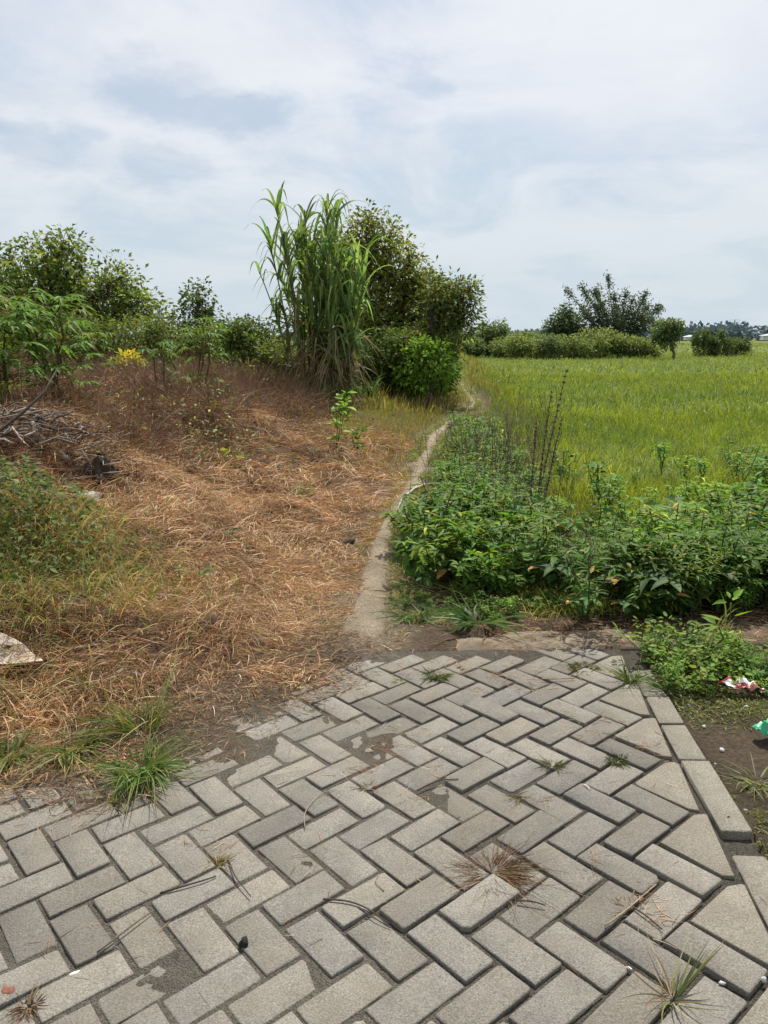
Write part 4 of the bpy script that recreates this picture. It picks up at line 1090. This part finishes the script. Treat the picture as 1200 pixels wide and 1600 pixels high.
# ------------------------------------------------------------------ grass tufts
def tuft(name, label, base, n, L, W, up, cols, group=None, droop=(.3, .9), tipc=None, lean=(0, 0), sp=.02, mat=None, comb=None):
    mb = MB(); k0 = R.uniform(0, 2 * PI, 7); a = k0[R.integers(0, 7, n)] + R.normal(size=n) * .45; r = sp * np.sqrt(R.random(n))
    if comb is not None: a = np.where(R.random(n) < .75, comb + R.normal(size=n) * 1.0, R.uniform(0, 2 * PI, n))
    P = np.stack([np.cos(a) * r, np.sin(a) * r, np.full(n, .0)], 1)
    D = np.stack([np.cos(a) + lean[0], np.sin(a) + lean[1], R.uniform(*up, n)], 1)
    c = jit(np.array(cols)[R.integers(0, len(cols), n)], n, .18)
    ribbons(mb, P, D, L * R.uniform(.45, 1.1, n), W * R.uniform(.7, 1.3, n), R.uniform(*droop, n), 6, c * .9, c if tipc is None else tipc, 'blade', 2, curl=R.normal(size=(n, 3)) * np.array([.5, .5, .12]))
    o = mb.build(name, mat or M_GRASS, loc=base); tag(o, label, 'grass tuft', group)


def onpave(px, py):
    x, y = (px - 600) / F, (py - 800) / F
    d = np.array([x, CP - y * SP, -SP - y * CP]); t = CH / (PA * d[0] + PB * d[1] - d[2]); q = d * t
    return np.array([q[0], q[1], q[2] + CH])


GT = 'grass tufts growing in the paving joints'
tuft('grass_tuft', 'spiky green grass tuft at the top of the kerb, on the last edge stone', onpave(985, 1066), 70, .17, .0042, (.4, 2.4), [(.10, .16, .04), (.15, .2, .05)], GT, (.1, .5))
tuft('grass_tuft', 'reddish brown dead grass tuft lying on the pavers right of centre', onpave(768, 1362), 420, .135, .0018, (.02, .30), [(.17, .095, .05), (.25, .16, .085), (.13, .08, .045)], GT, (.1, .4), mat=M_STRAW, sp=.055, comb=-.35)
tuft('grass_tuft', 'straggly half dead grass tuft in the lower right corner of the paving', onpave(1052, 1562), 30, .13, .0032, (.1, .9), [(.30, .24, .12), (.17, .19, .06), (.22, .15, .08)], GT, (.1, .4), mat=M_STRAW)
b = onpave(1056, 1560)
mb = MB(); ribbons(mb, np.zeros((7, 3)), np.stack([R.normal(.5, .12, 7), R.normal(.25, .1, 7), np.full(7, .75)], 1), R.uniform(.12, .22, 7), .005, .12, 6, jit((.14, .19, .05), 7), jit((.25, .22, .08), 7)); tag(mb.build('grass_shoot', M_GRASS, loc=b), 'leaning green shoot rising from the half dead tuft in the lower right corner', 'grass shoot')
tuft('grass_tuft', 'small dry yellow tuft on the pavers left of centre', onpave(335, 1352), 60, .06, .0026, (.2, 1.4), [(.36, .28, .10), (.22, .20, .06), (.25, .16, .08)], GT, mat=M_STRAW)
tuft('grass_tuft', 'tiny green tuft in the joint above the red chip, left side', onpave(178, 1252), 40, .04, .003, (.4, 1.8), [(.20, .20, .05)], GT)
tuft('grass_tuft', 'small dark cushion of weeds in a joint at the top middle of the paving', onpave(681, 1056), 170, .055, .005, (.3, 1.6), [(.07, .10, .03), (.11, .13, .045)], GT, (.2, .8), sp=.045)
tuft('grass_tuft', 'dark flat weed beside the last edge stones, left of the spiky tuft', onpave(915, 1046), 150, .05, .005, (.1, .9), [(.07, .10, .03), (.13, .12, .05)], GT, sp=.06)
tuft('grass_tuft', 'small dark weed in a joint at the right, the left one of two', onpave(864, 1196), 110, .045, .003, (.1, 1.2), [(.07, .085, .03), (.14, .12, .05)], GT, sp=.025)
tuft('grass_tuft', 'small dark weed in a joint at the right, the right one of two', onpave(965, 1188), 120, .042, .004, (.1, 1.0), [(.06, .075, .028), (.10, .10, .04)], GT, sp=.03)
tuft('grass_tuft', 'thin sparse weed in a joint below the two dark weeds', onpave(806, 1245), 36, .06, .0025, (.2, 1.3), [(.13, .12, .05), (.2, .14, .07)], GT)
tuft('grass_tuft', 'brown dead tuft at the left edge of the paving, near the bottom', onpave(45, 1572), 90, .05, .003, (.05, .9), [(.15, .10, .055), (.22, .15, .08)], GT, mat=M_STRAW)
tuft('grass_tuft', 'dead weed with pale stems lying in a joint at the lower right', onpave(990, 1425), 50, .075, .003, (.02, .5), [(.33, .25, .15), (.2, .14, .08)], GT, mat=M_STRAW, sp=.05, comb=.6)
tuft('grass_tuft', 'tiny bright green sprout on the pavers left of the dark cushion', onpave(625, 1066), 40, .028, .004, (.3, 1.2), [(.18, .24, .05)], GT)
tuft('grass_tuft', 'tiny brown tuft in a joint in the middle of the paving', onpave(575, 1232), 50, .04, .003, (.05, .8), [(.2, .15, .08), (.15, .13, .05)], GT, mat=M_STRAW)
LT = 'green tufts where the straw meets the paving'
tuft('grass_tuft', 'large dark green grass tuft over the pavers by the red chip', onpave(218, 1212) + np.array([0, 0, .02]), 280, .20, .0055, (.3, 1.8), [(.10, .17, .04), (.14, .20, .05), (.2, .22, .07)], LT, (.2, .8), sp=.07)
tuft('grass_tuft', 'tall thin grass tuft just behind the large dark green one', onpave(222, 1150) + np.array([0, 0, .03]), 150, .26, .005, (.6, 2.6), [(.13, .18, .045), (.28, .24, .09)], LT, (.2, .7), sp=.06)
tuft('grass_tuft', 'low yellowish grass tuft left of the large dark green one', onpave(112, 1178) + np.array([0, 0, .02]), 220, .17, .005, (.3, 1.6), [(.14, .17, .05), (.27, .23, .09)], LT, (.2, .8), sp=.07)
tuft('grass_tuft', 'grass tuft at the left edge of the photo beside the paving', onpave(14, 1190) + np.array([0, 0, .02]), 220, .17, .005, (.3, 1.7), [(.11, .16, .04), (.25, .22, .08)], LT, (.2, .8), sp=.06)
tuft('grass_tuft', 'dry yellow grass tuft below the pale sheet of cardboard', onpave(40, 1120) + np.array([0, 0, .04]), 200, .24, .004, (.5, 2.2), [(.38, .30, .13), (.25, .23, .08)], LT, (.2, .8), sp=.09, mat=M_STRAW)
tuft('grass_tuft', 'single pale green tuft in the straw right of the cardboard', gz(150, 1075), 60, .15, .004, (.6, 2.4), [(.16, .2, .05), (.3, .26, .1)], LT, (.2, .7), sp=.04)
q = gz(752, 1000); q[1] = max(q[1], 3.83); q[2] = float(hgt(q[0], q[1])) + .02
tuft('grass_tuft', 'broad-bladed grass sprawling flat behind the rim, right of the path', q, 95, .27, .011, (.05, .9), [(.10, .17, .05), (.16, .24, .08), (.08, .14, .04)], None, (.15, .6), sp=.08)
tuft('grass_tuft', 'small broad-bladed grass beside the path end', gz(650, 960), 80, .15, .008, (.2, 1.2), [(.07, .13, .04), (.12, .19, .06)], None, (.2, .7), sp=.12)
tuft('grass_tuft', 'upright reedy grass tuft at the edge of the footpath', gz(643, 845), 150, .36, .006, (1.6, 5), [(.12, .19, .035), (.2, .24, .06), (.26, .2, .09)], None, (.1, .4), sp=.13)
tuft('grass_tuft', 'grass tuft hanging over the upper kerb blocks', gz(1042, 1078), 60, .13, .005, (.1, .9), [(.10, .16, .04)], None, (.2, .7), sp=.04)
tuft('grass_tuft', 'grass with pale bleached blades on the soil at the right edge', gz(1185, 1222), 60, .12, .004, (.1, .9), [(.12, .16, .05), (.4, .36, .22)], None, (.2, .7), sp=.05)
tuft('grass_tuft', 'tall grass with one bent dry blade behind the low weeds at the right', gz(1112, 1010), 30, .34, .009, (1.2, 4), [(.14, .2, .05), (.26, .27, .08)], None, (.2, .8), sp=.05)

# ------------------------------------------------------------------ brushwood pile
pc = gz(70, 715); pc = np.array([(75 - 600) / F * 6.1, 6.1, 0]); pc[2] = float(hgt(pc[0], pc[1]))
SL = 'weathered stick lying in the brushwood pile on the left mound'
for k in range(135):
    mb = MB(); L = R.uniform(.18, .62); a = R.normal(.1, .7) + (PI if R.random() < .5 else 0); tl = R.normal(0, .13)
    dx = float(np.clip(R.normal(-.12, .30), -1, .42)); hmax = .20 * max(0, 1 - (dx / .8) ** 2); c = pc + np.array([dx, R.normal(0, .24), .04 + hmax * R.random() ** .8])
    c[2] += float(hgt(c[0], c[1])) - pc[2]
    d = np.array([math.cos(a), math.sin(a) * .8, tl]) * L / 2
    w = R.random(); cc = np.array([.34, .29, .235]) if w < .28 else (np.array([.17, .13, .10]) if w < .65 else np.array([.075, .058, .045]))
    r = R.uniform(.004, .011)
    tube(mb, wob(-d, d, 6, .035), np.linspace(r, r * .6, 6), jit(cc, 1, .12, .03)[0], 5)
    tag(mb.build('stick', M_WOOD, loc=c), SL, 'stick', 'sticks of the brushwood pile')
# the forked pale branch on top
P = lambda px, py, Y=5.95: at(px, py, Y)
mb = MB(); o = P(54, 672); c = (.40, .36, .31)
tube(mb, np.array([P(0, 678), P(25, 674), P(54, 674)]) - o, [.022, .024, .028], c, 8)
tube(mb, np.array([P(50, 658), P(55, 676), P(80, 697), P(105, 716, 5.8)]) - o, [.014, .026, .022, .018], c, 8)
tube(mb, np.array([P(84, 702), P(90, 692), P(94, 686)]) - o, [.014, .010, .008], c, 6)
tag(mb.build('forked_branch', M_WOOD, loc=o), 'thick pale forked branch lying on top of the brushwood pile', 'branch')
mb = MB(); o = P(0, 705, 5.6)
tube(mb, np.array([P(-30, 690, 5.5), P(0, 672, 5.6), P(35, 645, 5.75), P(70, 612, 5.9), P(90, 575, 6.1)]) - o, [.014, .013, .012, .010, .006], (.10, .08, .065), 6)
tag(mb.build('leaning_branch', M_BARK, loc=o), 'dark bare branch leaning up to the right beside the palmate-leaved plants', 'branch')
# stump at the right end of the pile
sp_ = P(152, 722, 5.9); sp_[2] = float(hgt(sp_[0], sp_[1])); mb = MB()
for k in range(9):
    a = k * .7; tube(mb, wob((math.cos(a) * .05, math.sin(a) * .05, -.05), (math.cos(a) * .09 + R.normal() * .03, math.sin(a) * .07, R.uniform(.05, .17)), 5, .015), np.linspace(.045, .018, 5), jit((.09, .07, .055), 1)[0], 6)
for k in range(6):
    a = R.uniform(0, 2 * PI); tube(mb, wob((0, 0, .05), (math.cos(a) * .25, math.sin(a) * .22, -.02), 5, .02), np.linspace(.035, .01, 5), (.08, .065, .05), 6)
tag(mb.build('stump', M_BARK, loc=sp_), 'dark rotten stump at the right end of the brushwood pile', 'stump')

# bleached vine stems lying over the path edge
for (pts, lb) in [([(655, 762), (640, 775), (628, 785), (622, 800), (627, 812)], 'pale dead vine stem lying across the edge of the footpath'), ([(664, 762), (650, 768), (636, 770)], 'dark twig next to the pale vine on the footpath')]:
    q = np.array([gz(*p) for p in pts]); q[:, 2] += .035; o = q[0].copy(); mb = MB()
    tube(mb, q - o, np.linspace(.012, .006, len(q)), (.42, .38, .30) if 'pale' in lb else (.12, .09, .07), 6)
    tag(mb.build('vine_stem' if 'pale' in lb else 'twig', M_WOOD, loc=o), lb, 'dead stem' if 'pale' in lb else 'twig')

# ------------------------------------------------------------------ twigs and chips on the paving
def twig(pix, r, col, label, name='twig', lift=.004):
    q = np.array([onpave(*p) for p in pix]); q[:, 2] += lift + r; q[1:-1, 2] += .003; o = q[0].copy(); mb = MB()
    n = len(q) * 3; s = np.linspace(0, 1, len(q)); qq = np.array([np.interp(np.linspace(0, 1, n), s, (q - o)[:, i]) for i in range(3)]).T
    for _ in range(2): qq[1:-1] = (qq[:-2] + 2 * qq[1:-1] + qq[2:]) / 4
    tube(mb, qq, np.linspace(r, r * .6, n), col, 5)
    tag(mb.build(name, M_WOOD, loc=o), label, 'twig', 'twigs lying on the pavers')


BK, TN = (.06, .05, .042), (.30, .24, .16)
twig([(152, 1492), (185, 1468), (215, 1445), (240, 1426)], .0028, (.12, .095, .07), 'long thin twig lying across a joint at the lower left')
twig([(250, 1399), (285, 1390), (320, 1380), (338, 1372)], .003, BK, 'dark twig in the joint beside the dry yellow tuft')
twig([(356, 1342), (366, 1372), (376, 1385), (392, 1404)], .0024, BK, 'dark bent twig right of the dry yellow tuft')
twig([(505, 1408), (545, 1412), (575, 1424), (610, 1448)], .0028, BK, 'dark rootlet curving over a paver at bottom centre')
twig([(560, 1420), (585, 1440), (612, 1452)], .0018, BK, 'finer dark rootlet beside the curving one at bottom centre')
twig([(477, 1296), (474, 1280), (482, 1262), (500, 1243), (522, 1236)], .0018, TN, 'pale curled stem lying on the pavers left of centre')
twig([(652, 1238), (672, 1228), (690, 1222), (716, 1220)], .003, (.09, .07, .05), 'dark twig on a joint in the middle of the paving')
twig([(808, 1410), (832, 1413), (852, 1418)], .0028, BK, 'short black twig right below the dead brown tuft')
twig([(846, 1063), (870, 1064), (898, 1062)], .0034, (.3, .2, .12), 'reddish straight stick near the far end of the paving')
twig([(945, 1450), (975, 1430), (1000, 1408), (1025, 1385)], .0026, TN, 'pale straw stalk lying in the dead weed at the lower right')
twig([(985, 1418), (1010, 1436), (1035, 1456)], .0026, BK, 'dark twig crossing the dead weed at the lower right')
twig([(1020, 1470), (1040, 1478), (1058, 1486)], .0016, TN, 'thin straw above the half dead tuft')
twig([(912, 1228), (918, 1232), (922, 1236)], .0022, (.6, .56, .48), 'short white stalk on a joint right of centre')
twig([(600, 1395), (585, 1380), (592, 1368)], .0014, TN, 'fine curled straw on a paver at the centre')


def chip(px, py, sx, sy, sz, col, label, name='stone', pave=True, mat=None, cat=None):
    q = onpave(px, py) if pave else gz(px, py); mb = MB()
    n = 9; a = np.linspace(0, 2 * PI, n, endpoint=False); V = []
    for (k, z) in ((.8, -.3), (1.0, .15), (.85, .7), (.4, 1.0)):
        rr = k * (1 + .18 * R.normal(size=n)); V.append(np.stack([np.cos(a) * rr * sx, np.sin(a) * rr * sy, np.full(n, z * sz) + R.normal(size=n) * sz * .08], 1))
    f = [[k * n + i, k * n + (i + 1) % n, (k + 1) * n + (i + 1) % n, (k + 1) * n + i] for k in range(3) for i in range(n)]
    mb.add(np.concatenate(V), f, C=col, polys=[[3 * n + i for i in range(n)]])
    o = mb.build(name, mat or M_KERB, loc=q + np.array([0, 0, sz * .25])); o.rotation_euler[2] = R.uniform(0, 3)
    tag(o, label, cat or name.replace('_', ' '))


chip(381, 1476, .016, .011, .016, (.03, .028, .026), 'small black lump lying on a paver at the lower left')
chip(1138, 1279, .008, .006, .006, (.05, .05, .05), 'small dark pebble on the long kerb block')
chip(116, 1521, .013, .004, .002, (.75, .73, .68), 'white sliver in a joint at the lower left', 'paper_scrap', mat=M_CARD)
chip(983, 1513, .007, .003, .003, (.8, .77, .7), 'white seed husk near the half dead tuft', 'husk', mat=M_CARD)
chip(1128, 1537, .008, .005, .004, (.5, .5, .49), 'white pebble in a joint in the lower right corner')
chip(1193, 1533, .006, .006, .008, (.5, .5, .48), 'round white pebble at the right edge of the frame, lower corner')
chip(966, 1060, .016, .012, .014, (.30, .17, .10), 'orange brown stone beside the spiky grass tuft')
chip(200, 1226, .016, .012, .012, (.30, .12, .08), 'red chip in front of the large dark green tuft', 'brick_chip')
chip(662, 1058, .006, .006, .006, (.5, .49, .46), 'tiny white pebble left of the dark cushion of weeds')
chip(12, 1548, .020, .014, .004, (.22, .10, .07), 'rusty fleck on the paver at the lower left edge', 'brick_chip')
for px, py, s, lb in [(1100, 1137, .011, 'white scrap on the soil beside the kerb blocks'), (1128, 1174, .013, 'crumpled white scrap on the soil below the green bag'), (1166, 1106, .009, 'small white scrap below the red wrapper'), (1118, 1195, .006, 'tiny white pebble right beside the long kerb block'), (1164, 1268, .008, 'grey pebble on the bare soil at the right')]:
    chip(px, py, s, s * .7, s * .7, (.42, .42, .41) if 'grey' not in lb else (.35, .34, .33), lb, 'paper_scrap' if 'scrap' in lb else 'stone', False, M_CARD if 'scrap' in lb else None)
chip(300, 735, .06, .045, .05, (.13, .10, .075), 'dark clod of earth showing through the straw on the mound', 'clod', False, M_SOIL)
chip(323, 978, .07, .05, .045, (.12, .095, .075), 'dark clod of earth near the foot of the straw slope', 'clod', False, M_SOIL)
chip(545, 850, .07, .04, .03, (.09, .07, .05), 'dark clod of earth at the path edge of the straw', 'clod', False, M_SOIL)


# ------------------------------------------------------------------ litter
def crumple(name, label, cat, outline, base, amp, colf, mat, n=22, sc=9, lift=.01, dome=0.):
    """a thin sheet cut to an outline, creased; outline in metres around base"""
    o = np.array(outline, float); lo, hi = o.min(0), o.max(0); m = 48
    cl = np.concatenate([o, o[:1]]); sl = np.concatenate([[0], np.cumsum(np.linalg.norm(np.diff(cl, axis=0), axis=1))]); tq = np.linspace(0, sl[-1], m, endpoint=False)
    rim = np.stack([np.interp(tq, sl, cl[:, i]) for i in range(2)], 1); cen = o.mean(0); rr = np.linspace(0.02, 1, n)
    gq = cen + (rim - cen)[None] * rr[:, None, None]; x, y = gq[..., 0].ravel(), gq[..., 1].ravel()
    z = amp * (np.abs(fbm(x * 1.0 + base[0] * 7, y, sc, 2)) * 1.6 + .5 * fbm(x, y + 3, sc * 2.3, 2)) + dome * (1 - ((x - (lo[0] + hi[0]) / 2) / (hi[0] - lo[0]) * 2) ** 2) * (1 - ((y - (lo[1] + hi[1]) / 2) / (hi[1] - lo[1]) * 2) ** 2)
    zg = hgt(x + base[0], y + base[1]) - base[2]
    V = np.stack([x, y, z + lift + np.maximum(zg, -.02)], 1)
    ia = np.arange(n - 1)[:, None] * m; ib = np.arange(m)[None]; q = np.stack([ia + ib, ia + (ib + 1) % m, ia + m + (ib + 1) % m, ia + m + ib], -1).reshape(-1, 4)
    mb = MB(); mb.add(V, q, C=np.array([colf(a, b) for a, b in zip(x, y)]))
    ob = mb.build(name, mat, loc=base, smooth=False)
    sd = ob.modifiers.new('thickness', 'SOLIDIFY'); sd.thickness = .0015
    return tag(ob, label, cat)


q = gz(4, 1042)
crumple('cardboard_sheet', 'pale creased sheet of cardboard lying in the straw at the left edge', 'cardboard', [(-.30, -.05), (.02, -.04), (.19, -.01), (.16, .03), (.06, .09), (-.12, .12), (-.3, .12)], np.array([q[0], q[1], q[2]]), .006, lambda a, b: (.44, .38, .31), M_CARD, lift=.045)
q = gz(1155, 1088)
crumple('wrapper', 'crumpled red and white wrapper on the weeds right of the kerb', 'wrapper', [(-.09, .035), (-.04, .05), (.03, .05), (.055, .045), (.10, -.015), (.03, -.02), (-.03, -.012), (-.07, .0)], q, .022,
        lambda a, b: (.80, .80, .82) if (a > .0 and b > .012) or (-.06 < a < -.02 and b < .03) else ((.30, .04, .035) if a < .03 else (.33, .13, .10)), M_FOIL, n=26, sc=22, lift=.03, dome=.02)
q = gz(1200, 1160)
crumple('plastic_bag', 'green crumpled plastic bag at the right edge of the photo', 'plastic bag', [(-.05, .035), (-.03, .05), (.02, .055), (.09, .035), (.11, -.02), (.045, -.045), (-.015, -.035), (-.04, -.01)], q - np.array([.0, 0, 0]), .034,
        lambda a, b: (.30, .62, .42) if -.03 < a < .05 and b > .015 else (.04, .36, .16), M_FOIL, n=34, sc=26, lift=.02, dome=.05)
q = gz(140, 793)
crumple('paper_sheet', 'grey weathered scrap of paper half buried in the straw of the mound', 'paper', [(-.08, -.03), (.06, -.04), (.09, .03), (-.02, .05)], q, .03, lambda a, b: (.36, .33, .29), M_CARD, lift=.06, dome=.03)

# ------------------------------------------------------------------ sky, sun, camera
EL, AZ = math.radians(57), math.radians(14)
w = bpy.data.worlds.new('World'); scene.world = w; w.use_nodes = True
nt = w.node_tree; nt.nodes.clear(); N, L = nt.nodes.new, nt.links.new
out = N('ShaderNodeOutputWorld'); bg = N('ShaderNodeBackground'); bg.inputs['Strength'].default_value = .1
sky = N('ShaderNodeTexSky'); sky.sky_type = 'NISHITA'; sky.sun_disc = False; sky.sun_elevation = EL; sky.sun_rotation = AZ; sky.dust_density = 2.5; sky.air_density = 1.0
tc = N('ShaderNodeTexCoord'); sep = N('ShaderNodeSeparateXYZ'); L(tc.outputs['Generated'], sep.inputs[0])


def math_(op, a, b=None):
    n = N('ShaderNodeMath'); n.operation = op
    for i, v in enumerate((a, b)):
        if v is None: continue
        if isinstance(v, (int, float)): n.inputs[i].default_value = v
        else: L(v, n.inputs[i])
    return n.outputs[0]


zc = math_('ADD', math_('MAXIMUM', sep.outputs['Z'], 0.0), .22)
cx, cy = math_('DIVIDE', sep.outputs['X'], zc), math_('DIVIDE', sep.outputs['Y'], zc)
cmb = N('ShaderNodeCombineXYZ'); L(cx, cmb.inputs[0]); L(cy, cmb.inputs[1])


def cloud(scale, detail, rough, off, lo, hi, dist=.0):
    mp = N('ShaderNodeMapping'); mp.inputs['Location'].default_value = off; L(cmb.outputs[0], mp.inputs['Vector'])
    n = N('ShaderNodeTexNoise'); n.inputs['Scale'].default_value = scale; n.inputs['Detail'].default_value = detail; n.inputs['Roughness'].default_value = rough; n.inputs['Distortion'].default_value = dist
    L(mp.outputs[0], n.inputs['Vector'])
    r = N('ShaderNodeMapRange'); r.interpolation_type = 'SMOOTHSTEP'; r.inputs[1].default_value = lo; r.inputs[2].default_value = hi; L(n.outputs['Fac'], r.inputs[0])
    return r.outputs[0]


def mix_(f, a, b):
    n = N('ShaderNodeMix'); n.data_type = 'RGBA'
    for s, v in (('Factor', f), ('A', a), ('B', b)):
        if isinstance(v, tuple): n.inputs[s].default_value = (*v, 1)
        elif isinstance(v, (int, float)): n.inputs[s].default_value = v
        else: L(v, n.inputs[s])
    return n.outputs['Result']


HAZE, GREYB, WHITE = (6.35, 7.3, 8.0), (5.5, 6.75, 8.1), (9.5, 9.65, 9.95)
c1 = cloud(1.35, 7, .6, (3.1, 1.2, 0), .38, .60, .5)
c2 = cloud(3.6, 8, .62, (7.3, 2.2, 0), .45, .68, .5)
def lump(px, py, r):
    d = np.array([(px - 600) / F, CP - (py - 800) / F * SP, -SP - (py - 800) / F * CP]); d /= np.linalg.norm(d); q = (d[0] / (d[2] + .22), d[1] / (d[2] + .22), 0)
    nn = N('ShaderNodeTexNoise'); nn.inputs['Scale'].default_value = 4.5; nn.inputs['Detail'].default_value = 7; nn.inputs['Roughness'].default_value = .6; L(cmb.outputs[0], nn.inputs['Vector'])
    v1 = N('ShaderNodeVectorMath'); v1.operation = 'SUBTRACT'; L(nn.outputs['Color'], v1.inputs[0]); v1.inputs[1].default_value = (.5, .5, .5)
    v2 = N('ShaderNodeVectorMath'); v2.operation = 'MULTIPLY_ADD'; L(v1.outputs[0], v2.inputs[0]); v2.inputs[1].default_value = (.42, .42, 0); L(cmb.outputs[0], v2.inputs[2])
    v3 = N('ShaderNodeVectorMath'); v3.operation = 'DISTANCE'; L(v2.outputs[0], v3.inputs[0]); v3.inputs[1].default_value = q
    r_ = N('ShaderNodeMapRange'); r_.interpolation_type = 'SMOOTHSTEP'; r_.inputs[1].default_value = r * .25; r_.inputs[2].default_value = r; r_.inputs[3].default_value = 1; r_.inputs[4].default_value = 0; L(v3.outputs['Value'], r_.inputs[0])
    return r_.outputs[0]


lumps = math_('MINIMUM', math_('ADD', math_('ADD', math_('ADD', lump(255, 150, .23), lump(390, 170, .17)), math_('ADD', lump(250, 265, .21), lump(60, 230, .2))), math_('MULTIPLY', lump(660, 120, .10), .6)), 1.0)
layer = mix_(c1, GREYB, WHITE)
glow = math_('MAXIMUM', lump(1050, 60, .75), math_('MULTIPLY', lump(250, 60, .6), .7))
layer = mix_(math_('MULTIPLY', glow, .75), layer, WHITE)
layer = mix_(math_('MULTIPLY', lumps, .85), layer, (5.2, 6.3, 7.7)); layer = mix_(math_('MULTIPLY', c2, .45), layer, (8.6, 8.8, 9.2))
veil = mix_(.25, layer, sky.outputs[0])
hz = N('ShaderNodeMapRange'); hz.interpolation_type = 'SMOOTHSTEP'; hz.inputs[1].default_value = .0; hz.inputs[2].default_value = .30; hz.inputs[3].default_value = 1; hz.inputs[4].default_value = 0; L(sep.outputs['Z'], hz.inputs[0])
final = mix_(math_('MULTIPLY', hz.outputs[0], .85), veil, HAZE)
L(final, bg.inputs['Color']); L(bg.outputs[0], out.inputs['Surface'])

sun = bpy.data.lights.new('sun', 'SUN'); sun.energy = 6.4; sun.angle = math.radians(.6); sun.color = (1.0, .95, .86)
so = bpy.data.objects.new('sun', sun); COL.objects.link(so)
sv = Vector((math.sin(AZ) * math.cos(EL), math.cos(AZ) * math.cos(EL), math.sin(EL)))
so.rotation_euler = (-sv).to_track_quat('-Z', 'Y').to_euler(); so.location = (0, 0, 30)

cam = bpy.data.cameras.new('camera'); cam.sensor_fit = 'VERTICAL'; cam.sensor_height = 36; cam.lens = 36 * F / 1600; cam.clip_start = .05; cam.clip_end = 9000
co = bpy.data.objects.new('camera', cam); COL.objects.link(co); co.location = (0, 0, CH); co.rotation_euler = (PI / 2 - PITCH, 0, 0)
scene.camera = co
scene.view_settings.view_transform = 'Standard'; scene.view_settings.look = 'None'; scene.view_settings.exposure = 0; scene.view_settings.gamma = 1
scene.cycles.max_bounces = 6; scene.cycles.diffuse_bounces = 3; scene.cycles.transmission_bounces = 3; scene.cycles.use_denoising = True
